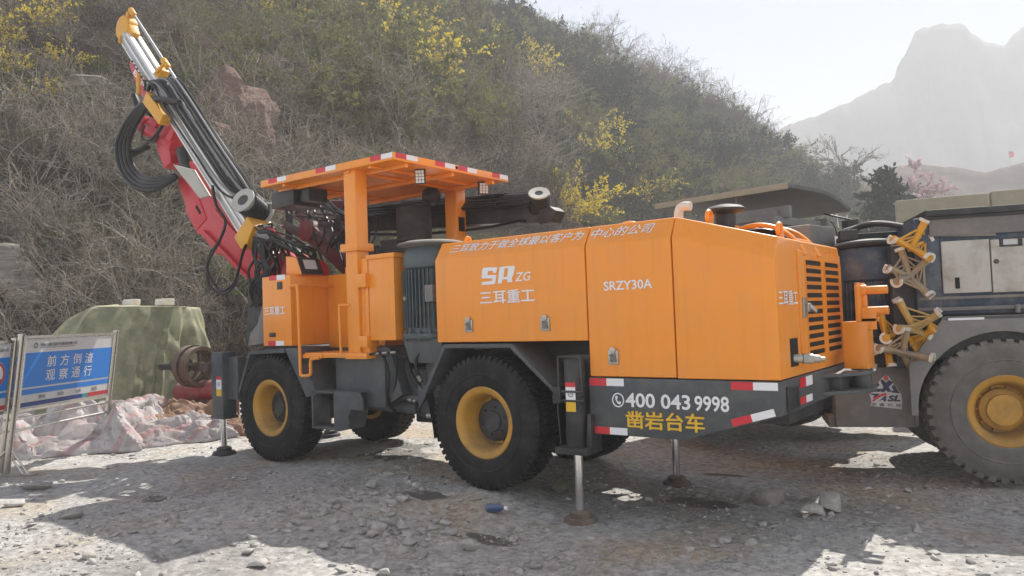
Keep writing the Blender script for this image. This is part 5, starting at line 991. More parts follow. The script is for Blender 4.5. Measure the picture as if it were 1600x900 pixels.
def hull(seed, n=13, flat=0.6, cuts=1):
    r = np.random.default_rng(seed); p = r.normal(size=(n, 3)); p /= np.linalg.norm(p, axis=1)[:, None]; p *= r.uniform(0.75, 1.05, (n, 1)); p[:, 2] *= flat; p[:, 1] *= r.uniform(0.6, 1)
    bm = bmesh.new()
    for q in p: bm.verts.new(q)
    bmesh.ops.convex_hull(bm, input=bm.verts); bm.verts.ensure_lookup_table()
    bmesh.ops.delete(bm, geom=[v for v in bm.verts if not v.link_faces], context='VERTS'); bmesh.ops.triangulate(bm, faces=bm.faces); bm.verts.index_update()
    v = np.array([q.co[:] for q in bm.verts]); f = np.array([[q.index for q in g.verts] for g in bm.faces]); bm.free(); return v, f
HU = [hull(s, 9, 0.26+0.045*(s % 8)) for s in range(28)]
def scatter(name, n, sampler, size, seed, mat, label=None):
    r = np.random.default_rng(seed); vs = []; fs = []; off = 0
    for k in range(n):
        x, y = sampler(r); z = gzf_fast(x, y); s = size(r, x, y)
        if s <= 0: continue
        v, f = HU[r.integers(len(HU))]; a = r.uniform(0, 6.283); tl = r.normal(0, 0.2); c, sn = math.cos(a), math.sin(a)
        p = v*s; p = np.stack([p[:, 0]*c-p[:, 1]*sn, p[:, 0]*sn+p[:, 1]*c, p[:, 2]+tl*p[:, 0]], -1)+np.array([x, y, z+s*0.0])
        vs.append(p); fs.append(f+off); off += len(v)
    return npmesh(name, np.concatenate(vs), np.concatenate(fs), mat)
from bisect import bisect
def gzf_fast(x, y):
    ix = int(np.searchsorted(ax_, x)); iy = int(np.searchsorted(ay_, y)); return Z[min(ix, len(ax_)-1), min(iy, len(ay_)-1)]
def samp(r):
    b_ = math.exp(r.uniform(math.log(3.0), math.log(17))); px = r.uniform(-150, 1750); p = AB((px-800)/FPX*b_, b_); return p.x, p.y
def size(r, x, y):
    d = vn(np.array([x*0.9]), np.array([y*0.9]), 61)[0]
    if d < 0.47 and r.random() < 0.8: return 0
    return min(0.055, 0.0085*math.exp(r.exponential(0.5)))
gv = scatter('gravel', 34000, samp, size, 9, STONE); tag(gv, kind='stuff'); gv['label'] = 'grey crushed gravel strewn over the yard'
# rubble in view that one can count
def lone(px, py, s, seed, flat, label, mat=None, rz=None, squash=(1, 1, 1), group=None):
    p = G(px, py, -0.06); v, f = hull(seed, 12, flat); v = v*s*np.array(squash); me_o = npmesh('stone', v, f, mat or STONE)
    bm = bmesh.new(); bm.from_mesh(me_o.data); bmesh.ops.bevel(bm, geom=bm.edges[:], offset=s*0.025, segments=1, affect='EDGES', clamp_overlap=True); bm.to_mesh(me_o.data); bm.free()
    me_o.location = (p.x, p.y, gzf_fast(p.x, p.y)+s*flat*0.55); me_o.rotation_euler = (0, 0, seed*1.3 if rz is None else rz); return tag(me_o, label, 'stone', group)
PINKS = stone_mat('pinkish_stone', (0.27, 0.24, 0.23), (0.30, 0.265, 0.25), (0.32, 0.28, 0.27)); PALES = stone_mat('pale_stone', (0.36, 0.345, 0.32), (0.40, 0.38, 0.35), (0.42, 0.40, 0.37))
lone(1202, 772, 0.18, 201, 0.6, 'pinkish grey angular rock, leftmost of three beside the tail of the orange rig', PINKS)
lone(1266, 788, 0.14, 202, 0.55, 'rounded pale stone, front one of the three rocks by the tail', PALES, 0.3)
lone(1298, 782, 0.14, 205, 0.85, 'upright pale slab of stone behind the rounded pale stone', PALES, 1.2)
lone(1252, 768, 0.06, 206, 0.5, 'small dark wedge of stone lying behind the rounded pale stone', STONE)
lone(1190, 805, 0.045, 208, 0.6, 'small pale stone at the edge of the sunlit patch', PALES)
lone(1228, 800, 0.03, 209, 0.5, 'tiny light stone in front of the rounded pale stone', PALES)
lone(114, 824, 0.13, 210, 0.4, 'flat grey slab of stone in the shade at the lower left', STONE)
lone(140, 886, 0.075, 212, 0.55, 'pale stone at the lower left edge of the picture, in the sun', PALES)
lone(404, 880, 0.085, 214, 0.45, 'dark grey stone lying in the front sunlit strip', STONE)
lone(505, 848, 0.09, 216, 0.35, 'flat light slab of stone on the front rubble', PALES)
lone(592, 824, 0.10, 217, 0.55, 'grey block in the rubble heap before the rear wheel', STONE)
lone(60, 776, 0.16, 219, 0.4, 'flat slab of stone behind the foot of the notice board', STONE)
lone(25, 800, 0.12, 221, 0.35, 'flat slab of stone leaning at the left edge', STONE)
lone(870, 765, 0.13, 225, 0.8, 'mossy dark stone wedged behind the rear wheel', stone_mat('mossy_stone', (0.10, 0.10, 0.075), (0.12, 0.12, 0.08), (0.13, 0.13, 0.09)))
rnd = random.Random(77); protos = {}
for k in range(150):
    if k < 100: px, py = rnd.gauss(590, 85), rnd.gauss(818, 28)
    elif k < 120: px, py = rnd.uniform(20, 480), rnd.uniform(720, 890)
    else: px, py = rnd.uniform(900, 1590), rnd.uniform(740, 895)
    if not (0 < px < 1600 and 715 < py < 898): continue
    s = rnd.uniform(0.028, 0.07)*(1.25 if k < 85 else 0.9); q = k % 12
    if q not in protos: protos[q] = lone(px, py, s, 300+q, 0.35+0.03*q, 'loose grey stone among the gravel of the yard', STONE, None, (1, 1, 1), 'loose stones on the yard'); protos[q]['s0'] = s; o = protos[q]
    else:
        o = protos[q].copy(); COL.objects.link(o); p = G(px, py, -0.06); kk = s/protos[q]['s0']; o.scale = (kk, kk, kk); o.location = (p.x, p.y, gzf_fast(p.x, p.y)+s*0.15); o.rotation_euler = (rnd.uniform(-.2, .2), rnd.uniform(-.2, .2), rnd.uniform(0, 6))
    w = 'in the rubble in front of the rear wheel' if k < 100 else 'on the gravel at the lower left' if k < 120 else 'on the gravel below the tail of the orange rig'
    o['label'] = 'loose grey stone '+w; o['group'] = 'loose stones '+w
for o in protos.values(): del o['s0']
for o in bpy.data.objects:
    if 's0' in o: del o['s0']

# ============================================================ hills
U0 = np.array([-420, 0, 200, 400, 600, 800, 870, 960, 1000, 1050, 1100, 1150, 1200, 1250, 1320, 1400, 1500, 1700], float)
EL = np.array([.74, .70, .64, .58, .50, .425, .385, .345, .315, .292, .268, .243, .214, .184, .152, .122, .085, .05])
BB = np.array([12.5, 13.3, 13.6, 14.5, 16.5, 20, 22, 25, 27, 30, 33, 37, 41, 45, 50, 54, 58, 64])
BC = np.array([60, 64, 68, 74, 79, 84, 86, 88, 88, 88, 87, 86, 84, 82, 79, 77, 76, 76])
def hillpos(u, s):
    u = np.asarray(u, float); s = np.asarray(s, float); t_ = (u-800)/FPX; bb = np.interp(u, U0, BB); bc = np.interp(u, U0, BC); zc = np.interp(u, U0, EL)*bc+1.44-0.8
    sc = np.clip(s, 0, 1); b_ = bb+(bc-bb)*s; z = zc*(0.90*sc**0.93+0.10*sc**2.2); z = np.where(s > 1, zc-(s-1)*(bc-bb)*0.5, z)
    a_ = b_*t_; x = CAM[0]+a_*RH[0]+b_*FH[0]; y = CAM[1]+a_*RH[1]+b_*FH[1]
    e = np.clip(s*5, 0, 1)*np.clip(1.15-s, 0.12, 1); z = z+e*(4.6*fbm(x/17, y/17, 3, 71)+1.5*fbm(x/5, y/5, 3, 75))
    z = z+e*0.75*np.sin(z*1.5+3*fbm(x/7, y/7, 2, 79))*np.clip((900-u)/500, 0, 1) - 0.25*np.clip(1-s*6, 0, 1)
    return x, y, z
def soil_mat():
    M, n, b = mk('hillside_soil'); tc = N(n, 'TexCoord').outputs['Object']
    c = ramp(n, noise(n, tc, 0.22, 8, 0.7), [(0.3, (0.030, 0.021, 0.016)), (0.5, (0.066, 0.046, 0.034)), (0.66, (0.13, 0.095, 0.066)), (0.8, (0.075, 0.066, 0.04))])
    c = mixc(n, 0.5, c, ramp(n, noise(n, tc, 3.0, 10, 0.75), [(0.3, (0.2,)*3), (0.72, (0.8, 0.78, 0.74))]), 'OVERLAY')
    n.links.new(c, b.inputs['Base Color']); b.inputs['Roughness'].default_value = 1.0; b.inputs['Specular IOR Level'].default_value = 0.1
    bp = N(n, 'Bump', _Strength=1.0, _Distance=0.25); n.links.new(noise(n, tc, 1.6, 10, 0.75), bp.inputs['Height']); n.links.new(bp.outputs[0], b.inputs['Normal']); return M
SOIL = soil_mat()
us = np.arange(-420, 1701, 7.0); ss = np.concatenate([np.linspace(0, 0.3, 60, endpoint=False), np.linspace(0.3, 1.0, 90, endpoint=False), np.linspace(1.0, 1.9, 14)])
Ug, Sg = np.meshgrid(us, ss, indexing='ij'); hx, hy, hz = hillpos(Ug, Sg)
i = np.arange(hx.size).reshape(hx.shape); f = np.stack([i[:-1, :-1], i[1:, :-1], i[1:, 1:], i[:-1, 1:]], -1).reshape(-1, 4)
tag(npmesh('hillside', np.stack([hx, hy, hz], -1).reshape(-1, 3), f, SOIL, None, None, True), kind='structure')
def ridge(name, outline, b0, base_b, mat, seed, amp, z0=-2):
    P = np.array(outline, float); u = np.arange(P[0, 0], P[-1, 0]+1, 4.0); v = np.interp(u, P[:, 0], P[:, 1])+(amp*0.5)*fbm(u/11.0, u*0+seed, 4, seed+3); rows = []
    for s in np.concatenate([np.linspace(0, 1, 46), [1.06, 1.3, 1.6]]):
        b_ = base_b+(b0-base_b)*s; el = []
        d = FV[None]+RV[None]*((u-800)/FPX)[:, None]-UV[None]*((v-450)/FPX)[:, None]; k = b0/(d[:, 0]*FH[0]+d[:, 1]*FH[1]); zt = CAM[2]+d[:, 2]*k
        z = z0+(zt-z0)*(min(s, 1)**1.25) - max(0, s-1)*(zt-z0)*1.4; tn = (u-800)/FPX; a_ = tn*b_
        x = CAM[0]+a_*RH[0]+b_*FH[0]; y = CAM[1]+a_*RH[1]+b_*FH[1]
        z = z+amp*np.clip(s*3, 0, 1)*(0.35 if s >= 1 else 1)*fbm(x/(amp*5), y/(amp*5), 5, seed); z = z+amp*0.5*np.clip(s*2, 0, 1)*(s < 1)*fbm(u/16.0+4*s, u*0+s*7, 4, seed+8)*min(1, (1-min(s, 1))*6+0.15); rows.append(np.stack([x, y, z], -1))
    A_ = np.array(rows); i = np.arange(A_.shape[0]*A_.shape[1]).reshape(A_.shape[:2]); f = np.stack([i[:-1, :-1], i[1:, :-1], i[1:, 1:], i[:-1, 1:]], -1).reshape(-1, 4)
    return tag(npmesh(name, A_.reshape(-1, 3), f, mat, None, None, True), kind='structure')
def flatm(name, a, c, sc):
    M, n, b = mk(name); tc = N(n, 'TexCoord').outputs['Object']; n.links.new(ramp(n, noise(n, tc, sc, 10, 0.7), [(0.35, a), (0.7, c)]), b.inputs['Base Color']); b.inputs['Roughness'].default_value = 1; b.inputs['Specular IOR Level'].default_value = 0.1; return M
ridge('mountain', [(1020, 300), (1150, 245), (1250, 195), (1290, 182), (1337, 162), (1380, 140), (1416, 120), (1421, 103), (1438, 76), (1451, 48), (1469, 37), (1500, 35), (1530, 37), (1543, 52), (1569, 66), (1590, 72), (1602, 58), (1640, 30), (1800, 0)], 350, 240, flatm('mountain_rock', (0.07, 0.065, 0.06), (0.15, 0.14, 0.125), 0.05), 91, 8)
ridge('far_hill', [(1290, 300), (1340, 285), (1395, 262), (1430, 256), (1465, 255), (1500, 258), (1530, 264), (1550, 268), (1575, 262), (1610, 252), (1700, 240), (1800, 236)], 150, 95, flatm('far_hill_soil', (0.045, 0.030, 0.024), (0.12, 0.082, 0.066), 0.2), 93, 3)

# ============================================================ rocks in the hillside
EXC = []
def outcrop(name, u, s, dims, seed, mat, label, rz=0, lift=0.0):
    x, y, z = (float(q) for q in hillpos(u, s)); bm = bmesh.new(); bmesh.ops.create_icosphere(bm, subdivisions=5, radius=1)
    r = np.random.default_rng(seed); pl = [(Vector(r.normal(size=3)).normalized(), r.uniform(0.55, 0.85)) for _ in range(13)]
    for v in bm.verts:
        c = v.co.copy()
        for n_, d in pl:
            k = c.dot(n_)
            if k > d: c -= n_*(k-d)*0.96
        v.co = c
    P = np.array([v.co[:] for v in bm.verts]); st = 0.035*np.sign(np.sin(P[:, 2]*11+2*fbm(P[:, 0]*2, P[:, 1]*2, 2, seed)))*1.0; k = 1+st+0.09*fbm(P[:, 0]*4, P[:, 2]*4+P[:, 1]*3, 4, seed)
    for v, q, kk in zip(bm.verts, P, k): v.co = Vector((q[0]*dims[0]*kk, q[1]*dims[1]*kk, q[2]*dims[2]*(1+0.5*(kk-1))))
    me = bpy.data.meshes.new(name); bm.to_mesh(me); bm.free(); me.shade_smooth(); me.set_sharp_from_angle(angle=math.radians(28)); me.materials.append(mat)
    EXC.append((x, y, dims[0]*1.45)); o = bpy.data.objects.new(name, me); COL.objects.link(o); o.location = (x, y, z+lift); o.rotation_euler = (0, 0, YAW+rz); return tag(o, label, 'rock')
def strata(name, a, c, d):
    M, n, b = mk(name); tc = N(n, 'TexCoord').outputs['Object']; mp = N(n, 'Mapping'); mp.inputs['Scale'].default_value = (0.6, 0.6, 5); n.links.new(tc, mp.inputs['Vector'])
    col = ramp(n, noise(n, mp.outputs[0], 1.2, 8, 0.65), [(0.3, a), (0.5, c), (0.7, d)]); col = mixc(n, 0.4, col, ramp(n, noise(n, tc, 7, 9, 0.7), [(0.3, (0.25,)*3), (0.7, (0.78,)*3)]), 'OVERLAY')
    n.links.new(col, b.inputs['Base Color']); b.inputs['Roughness'].default_value = 0.95; bp = N(n, 'Bump', _Strength=0.8, _Distance=0.08); n.links.new(noise(n, mp.outputs[0], 4, 10, 0.7), bp.inputs['Height']); n.links.new(bp.outputs[0], b.inputs['Normal']); return M
RSAND = strata('red_sandstone', (0.11, 0.065, 0.055), (0.19, 0.115, 0.095), (0.26, 0.175, 0.145)); GSTONE = strata('grey_boulder', (0.16, 0.14, 0.12), (0.26, 0.23, 0.20), (0.34, 0.31, 0.27))
def find_s(u, py):                                     # where along the slope a picture height falls
    s = np.linspace(0.0, 1, 400); x, y, z = hillpos(np.full(400, u), s); d = np.stack([x, y, z], -1)-CAM; yy = 450-FPX*(d@UV)/(d@FV); k = np.argmin(np.abs(yy-py)); return float(s[k]), float((d@FV)[k])
def at_px(u, py): s, dep = find_s(u, py); x, y, z = (float(q) for q in hillpos(u, s)); return x, y, z, dep, s
for k, (u, py, w, h, lab, mt) in enumerate(((347, 180, 52, 84, 'reddish layered sandstone block, the left one of the outcrop above the canopy', RSAND), (392, 190, 60, 80, 'reddish sandstone block with a sloping top, right of the outcrop', RSAND), (352, 228, 40, 50, 'low reddish rock at the foot of the sandstone outcrop', RSAND), (410, 215, 40, 60, 'mossy lower right shoulder of the sandstone outcrop', RSAND),
        (15, 432, 60, 60, 'big grey boulder lying in the brush at the left edge', GSTONE), (38, 452, 40, 44, 'smaller grey boulder below the big one at the left edge', GSTONE), (150, 145, 60, 26, 'dark rock ledge in the brush at the upper left', GSTONE), (500, 60, 40, 26, 'brown rock ledge high on the slope above the canopy', GSTONE))):
    x, y, z, dep, s = at_px(u, py+h*0.35); outcrop('rock', u, s, (w/FPX*dep*0.92, w/FPX*dep*0.85, h/FPX*dep*0.92), 400+k*3, mt, lab, k*0.5, h/FPX*dep*0.42)

# ============================================================ plants
def twig_mat(name, cols, tl=0.0):
    M, n, b = mk(name); oi = N(n, 'ObjectInfo'); ge = N(n, 'NewGeometry'); ad = N(n, 'Math', operation='MULTIPLY_ADD'); n.links.new(oi.outputs['Random'], ad.inputs[0]); ad.inputs[1].default_value = 0.6
    sc = N(n, 'Math', operation='MULTIPLY'); n.links.new(ge.outputs['Random Per Island'], sc.inputs[0]); sc.inputs[1].default_value = 0.4; n.links.new(sc.outputs[0], ad.inputs[2])
    c = ramp(n, ad.outputs[0], [(i_/(len(cols)-1), c_) for i_, c_ in enumerate(cols)]); n.links.new(c, b.inputs['Base Color']); b.inputs['Roughness'].default_value = 0.8; b.inputs['Specular IOR Level'].default_value = 0.2
    if tl:
        tr = N(n, 'BsdfTranslucent'); n.links.new(c, tr.inputs['Color']); mx = N(n, 'MixShader'); mx.inputs[0].default_value = tl; n.links.new(b.outputs[0], mx.inputs[1]); n.links.new(tr.outputs[0], mx.inputs[2]); n.links.new(mx.outputs[0], n.nodes['Material Output'].inputs['Surface'])
    return M
TWIG = twig_mat('bare_twigs', [(0.049, 0.039, 0.033), (0.115, 0.092, 0.077), (0.246, 0.209, 0.180), (0.090, 0.066, 0.051), (0.295, 0.254, 0.217)])
TWIGD = twig_mat('dark_twigs', [(0.045, 0.034, 0.030), (0.085, 0.062, 0.052), (0.14, 0.105, 0.085), (0.07, 0.05, 0.044)])
TWIGP = twig_mat('pale_twigs', [(0.20, 0.175, 0.15), (0.42, 0.375, 0.33), (0.30, 0.27, 0.21)])
BUD = twig_mat('brown_buds', [(0.111, 0.093, 0.064), (0.162, 0.140, 0.085), (0.136, 0.111, 0.085)], 0.3)
LEAFG = twig_mat('spring_leaves', [(0.094, 0.105, 0.035), (0.148, 0.156, 0.051), (0.195, 0.195, 0.070), (0.117, 0.125, 0.055)], 0.4)
LEAFD = twig_mat('dark_leaves', [(0.018, 0.026, 0.016), (0.029, 0.040, 0.024), (0.044, 0.056, 0.034)], 0.3)
BLOOM = twig_mat('yellow_blossom', [(0.62, 0.47, 0.03), (0.75, 0.60, 0.06), (0.66, 0.58, 0.10)], 0.35)
PINKB = twig_mat('pink_blossom', [(0.46, 0.30, 0.31), (0.55, 0.40, 0.40)], 0.35)
GRASS = twig_mat('dry_grass', [(0.16, 0.13, 0.08), (0.24, 0.20, 0.125), (0.30, 0.25, 0.16)], 0.2)
NEEDLE = twig_mat('pine_needles', [(0.018, 0.032, 0.022), (0.03, 0.05, 0.032), (0.05, 0.07, 0.042)], 0.2)
class Plant:
    """ribbons for twigs and small faces for leaves, gathered for one mesh per part"""
    def __init__(s, seed): s.r = np.random.default_rng(seed); s.tv = []; s.tf = []; s.lv = []; s.lf = []
    def ribbon(s, P, w0, w1):
        P = np.array(P); n = len(P); d = s.r.normal(size=3); t_ = P[-1]-P[0]; sd = np.cross(t_, d); sd /= np.linalg.norm(sd)+1e-9; w = np.linspace(w0, w1, n)[:, None]/2; o = len(s.tv)
        s.tv += list(P-sd*w)+list(P+sd*w); s.tf += [(o+i_, o+i_+1, o+n+i_+1, o+n+i_) for i_ in range(n-1)]
    def limb(s, P, r0, r1, n=5):
        m_ = MB(); m_.tube([Vector(p) for p in P], r0, n, r1=r1); o = len(s.tv); s.tv += [np.array(v) for v in m_.v]; s.tf += [tuple(q+o for q in f) for f in m_.f if len(f) == 4]
    def leaf(s, p, size, elong=1.6):
        a = s.r.normal(size=3); a /= np.linalg.norm(a); b_ = np.cross(a, s.r.normal(size=3)); b_ /= np.linalg.norm(b_)+1e-9; o = len(s.lv); h = size/2
        s.lv += [p-a*h*elong, p-b_*h, p+a*h*elong, p+b_*h]; s.lf.append((o, o+1, o+2, o+3))
    def grow(s, p, d, L_, w, lev, kids, leaf=0.0, droop=0.0, spread=0.8, limbs=0):
        n = 4; P = [np.array(p, float)]; d = np.array(d, float); d /= np.linalg.norm(d)
        for k in range(n): d = d+s.r.normal(size=3)*0.16+np.array([0, 0, -droop]); d /= np.linalg.norm(d); P.append(P[-1]+d*L_/n)
        if limbs > 0: s.limb(P, w/2, w/3)
        else: s.ribbon(P, w, w*0.45)
        if leaf and lev <= 1:
            for k in range(s.r.poisson(leaf)): q = s.r.uniform(0.25, 1)*n; j = min(int(q), n-1); s.leaf(P[j]+(P[j+1]-P[j])*(q-j)+s.r.normal(size=3)*0.02, s.r.uniform(0.6, 1.2)*s.ls)
        if lev > 0:
            for k in range(kids):
                q = s.r.uniform(0.25, 1)*n; j = min(int(q), n-1); nd = d+s.r.normal(size=3)*spread; s.grow(P[j]+(P[j+1]-P[j])*(q-j), nd, L_*s.r.uniform(0.45, 0.7), w*0.55, lev-1, kids, leaf, droop, spread, limbs-1)
    def meshes(s): return (np.array(s.tv), np.array(s.tf)), (np.array(s.lv) if s.lv else None, np.array(s.lf) if s.lf else None)
def shrub(seed, stems, h, w, lev, kids, leaf=0, ls=0.05, droop=0.0, spread=0.8, lean=0.6):
    p = Plant(seed); p.ls = ls
    for k in range(stems):
        a = p.r.uniform(0, 6.283); d = np.array([math.cos(a)*lean, math.sin(a)*lean, 1]); p.grow((0.12*math.cos(a)*h, 0.12*math.sin(a)*h, -0.1), d, h*p.r.uniform(0.55, 1), w, lev, kids, leaf, droop, spread)
    return p
def merged(name, p, mt, ml):
    (tv, tf), (lv, lf) = p.meshes()
    if lv is not None: v = np.concatenate([tv, lv]); f = np.concatenate([tf, lf+len(tv)]); mi = np.r_[np.zeros(len(tf)), np.ones(len(lf))]
    else: v, f, mi = tv, tf, np.zeros(len(tf))
    me_o = npmesh(name, v, f, [mt, ml], None, mi); return me_o
# --- brush cover: one object nobody could count, instanced on points
SRC = bpy.data.collections.new('brush_sources')
def src(o): COL.objects.unlink(o); SRC.objects.link(o); return o
for k in range(5): src(merged('brush_%d' % k, shrub(500+k, 8, 1.0, 0.030, 2, 4, 0.8, 0.028, 0.0, 0.65, 0.75), TWIGD if k < 3 else TWIG, BUD))
for k in range(2): src(merged('brush_%d' % (5+k), shrub(520+k, 8, 1.0, 0.020, 2, 4, 6, 0.040, 0.0, 0.8), TWIG, LEAFG))
src(merged('brush_7', shrub(530, 8, 1.0, 0.018, 2, 4, 9, 0.05, 0.0, 0.8), TWIG, LEAFD))
for k in range(2):
    p = Plant(540+k); p.ls = 0.02
    for j in range(90): a = p.r.uniform(0, 6.283); r_ = p.r.uniform(0, 0.35); q = np.array([r_*math.cos(a), r_*math.sin(a), -0.03]); p.ribbon([q, q+np.array([p.r.normal()*0.1, p.r.normal()*0.1, 0.3]), q+np.array([p.r.normal()*0.3, p.r.normal()*0.3, p.r.uniform(0.35, 0.6)])], 0.018, 0.004)
    src(merged('brush_%d' % (8+k), p, GRASS, GRASS))
# --- bushes one can point at
def bush_proto(name, p, mt, ml, cat, label, group, crown='foliage', stem='stems'):
    (tv, tf), (lv, lf) = p.meshes(); root = thing(name, label, cat, (0, 0, 0), 0, group); npmesh(stem, tv, tf, mt, root)
    if lv is not None: npmesh(crown, lv, lf, ml, root)
    return root
def zone(o, kind, plural, u, py):
    if u < 130: w = 'at the left edge, left of the raised boom' if py > 160 else 'in the upper left corner, left of the raised boom'
    elif u < 480: w = 'behind the raised red boom, low on the slope' if py > 230 else 'high on the slope between the raised boom and the canopy'
    elif u < 720: w = 'just above the orange canopy' if py > 140 else 'high on the slope above the orange canopy'
    elif u < 930: w = 'beside the end of the lowered drill feed' if py > 240 else 'on the upper slope above the lowered drill feed'
    elif u < 1150: w = 'low on the slope above the lettered hood' if py > 220 else 'on the upper slope above the lettered hood'
    else: w = 'on the slope above the grey canopy'
    o['label'] = kind+' '+w; o['group'] = plural+' '+w
def place(proto, first, u, py, sc, rz, dz=0.0):
    x, y, z, dep, s = at_px(u, py); o = proto if first else copy_tree(proto); o.location = (x, y, z-0.05+dz); o.rotation_euler = (0, 0, rz); o.scale = (sc,)*3; return o, dep
rnd = random.Random(21)
yb = [bush_proto('forsythia_bush', shrub(600+k, 16, 1.0, 0.016, 1, 5, 12, 0.042, 0.06, 0.7, 0.8), TWIG, BLOOM, 'bush', 'yellow flowering bush on the hillside', 'yellow flowering bushes on the hillside') for k in range(3)]
ysp = [(452, 22, 34), (460, 30, 22), (605, 45, 40), (640, 55, 40), (655, 105, 55), (625, 118, 36), (545, 105, 30), (500, 110, 20), (690, 100, 26), (765, 75, 26), (830, 100, 30), (845, 115, 34), (925, 110, 26), (880, 130, 22), (935, 210, 36), (950, 235, 40), (905, 318, 60), (885, 330, 44), (1020, 290, 34), (1025, 315, 30), (1085, 330, 24), (30, 25, 60), (10, 60, 30), (45, 12, 30), (70, 145, 34), (25, 150, 28), (1160, 232, 20), (1165, 240, 16), (700, 130, 20), (595, 30, 24), (540, 20, 20), (965, 160, 18), (915, 80, 16), (1075, 240, 14), (860, 170, 20), (470, 12, 26), (110, 90, 30), (15, 110, 34), (655, 40, 20), (680, 160, 18)]
used = set()
for k, (u, py, sz) in enumerate(ysp):
    if 590 < u < 860 and py < 250: sz *= 1.35
    q = k % 3; o, dep = place(yb[q], q not in used, u, py+sz*0.3, 1, rnd.uniform(0, 6)); used.add(q); o.scale = (sz/FPX*dep*1.45,)*3; EXC.append((o.location.x, o.location.y, sz/FPX*dep*0.55)); zone(o, 'yellow flowering bush', 'yellow flowering bushes', u, py)
gb = [bush_proto('leafy_bush', shrub(620+k, 11, 1.0, 0.018, 2, 4, 14, 0.055, 0.02, 0.8), TWIG, LEAFG, 'bush', 'bush with fresh yellow green leaves on the hillside', 'leafing bushes on the hillside') for k in range(3)]
used = set()
for k in range(170):
    if k < 60: u, py, sz = rnd.uniform(480, 800), rnd.uniform(20, 230), rnd.uniform(40, 85)
    elif k < 135: u, py, sz = rnd.uniform(720, 1280), 0, rnd.uniform(24, 46)
    else: u, py, sz = rnd.uniform(0, 420), rnd.uniform(60, 430), rnd.uniform(30, 60)
    if 60 <= k < 135: py = rnd.uniform(np.interp(u, [720, 950, 1280], [40, 90, 240]), np.interp(u, [720, 950, 1280], [260, 320, 300]))
    q = k % 3; o, dep = place(gb[q], q not in used, u, py, 1, rnd.uniform(0, 6)); used.add(q); o.scale = (sz/FPX*dep,)*3; EXC.append((o.location.x, o.location.y, sz/FPX*dep*0.36)); zone(o, 'yellow green leafing bush', 'leafing bushes', u, py)
bb_ = [bush_proto('bare_bush', shrub(640+k, 12, 1.0, 0.018, 2, 5, 1.5, 0.03, 0.0, 0.7), TWIGP, BUD, 'bush', 'leafless grey twiggy bush on the hillside', 'leafless bushes on the hillside') for k in range(4)]
used = set()
for k in range(190):
    if k < 75: u, py, sz = rnd.uniform(0, 440), rnd.uniform(150, 560), rnd.uniform(60, 130)
    elif k < 130: u, py, sz = rnd.uniform(440, 900), rnd.uniform(150, 330), rnd.uniform(45, 95)
    else: u, py, sz = rnd.uniform(0, 800), rnd.uniform(20, 200), rnd.uniform(30, 60)
    q = k % 4; o, dep = place(bb_[q], q not in used, u, py, 1, rnd.uniform(0, 6)); used.add(q); o.scale = (sz/FPX*dep,)*3; zone(o, 'grey leafless bush', 'leafless bushes', u, py)
# trees: trunk and crown
def tree_proto(name, seed, h, lev, kids, mt, ml, leaf, ls, label, group, trunk=0.35, spread=0.75, th=0.045):
    p = Plant(seed); p.ls = ls; t_ = Plant(seed+1); t_.ls = 0; P = [np.array([0, 0, -0.2])]
    for k in range(4): P.append(P[-1]+np.array([t_.r.normal()*0.04, t_.r.normal()*0.04, (h*trunk+0.2)/4]))
    t_.limb(P, th*h*0.5, th*h*0.38, 7); root = thing(name, label, 'tree', (0, 0, 0), 0, group)
    for k in range(6): a = k*1.05+p.r.uniform(0, .6); q = P[-1]*p.r.uniform(0.75, 1.0); p.grow(q, (math.cos(a)*0.55, math.sin(a)*0.55, 1), h*(1-trunk)*p.r.uniform(0.7, 1.0), th*h*0.5, lev, kids, leaf, 0.0, spread, 1)
    npmesh('trunk', np.array(t_.tv), np.array(t_.tf), mt, root); (tv, tf), (lv, lf) = p.meshes()
    c = npmesh('crown', np.concatenate([tv, lv]) if lv is not None else tv, np.concatenate([tf, lf+len(tv)]) if lv is not None else tf, [mt, ml], root, np.r_[np.zeros(len(tf)), np.ones(len(lf))] if lv is not None else None)
    return root
ct = [tree_proto('bare_tree', 700+k*5, 1.0, 3, 4, TWIG, BUD, 0.5, 0.02, 'small leafless tree on the skyline of the hill', 'leafless trees along the ridge', 0.22, 0.6, 0.055) for k in range(4)]
used = set()
for k in range(52):
    u = 1005+k*5.9+rnd.uniform(-5, 5) if k < 46 else rnd.uniform(940, 1010); q = k % 4; x, y, z = (float(v) for v in hillpos(u, 0.99 if k % 3 else 0.94)); dep = (x-CAM[0])*FH[0]+(y-CAM[1])*FH[1]
    o = ct[q] if q not in used else copy_tree(ct[q]); used.add(q); sz = rnd.uniform(44, 66)*(1.0 if u < 1200 else 0.7); o.location = (x, y, z-0.1); o.rotation_euler = (0, 0, rnd.uniform(0, 6)); o.scale = (sz/FPX*dep,)*3
gt = [tree_proto('leafy_tree', 740+k*5, 1.0, 2, 5, TWIG, LEAFD, 9, 0.055, 'dark green tree standing on the upper slope', 'dark green trees on the upper slope', 0.15, 0.8, 0.03) for k in range(3)]
used = set()
for k in range(78):
    if k < 34: u = rnd.uniform(770, 985); py = np.interp(u, [770, 870, 985], [30, 62, 140])+rnd.uniform(0, 90)
    else: u = rnd.uniform(960, 1330); py = np.interp(u, [960, 1050, 1150, 1250, 1330], [115, 175, 228, 278, 312])+rnd.uniform(8, 60)
    q = k % 3; o, dep = place(gt[q], q not in used, u, py, 1, rnd.uniform(0, 6)); used.add(q); o.scale = (rnd.uniform(30, 56)/FPX*dep,)*3; zone(o, 'dark green tree', 'dark green trees', u, py)
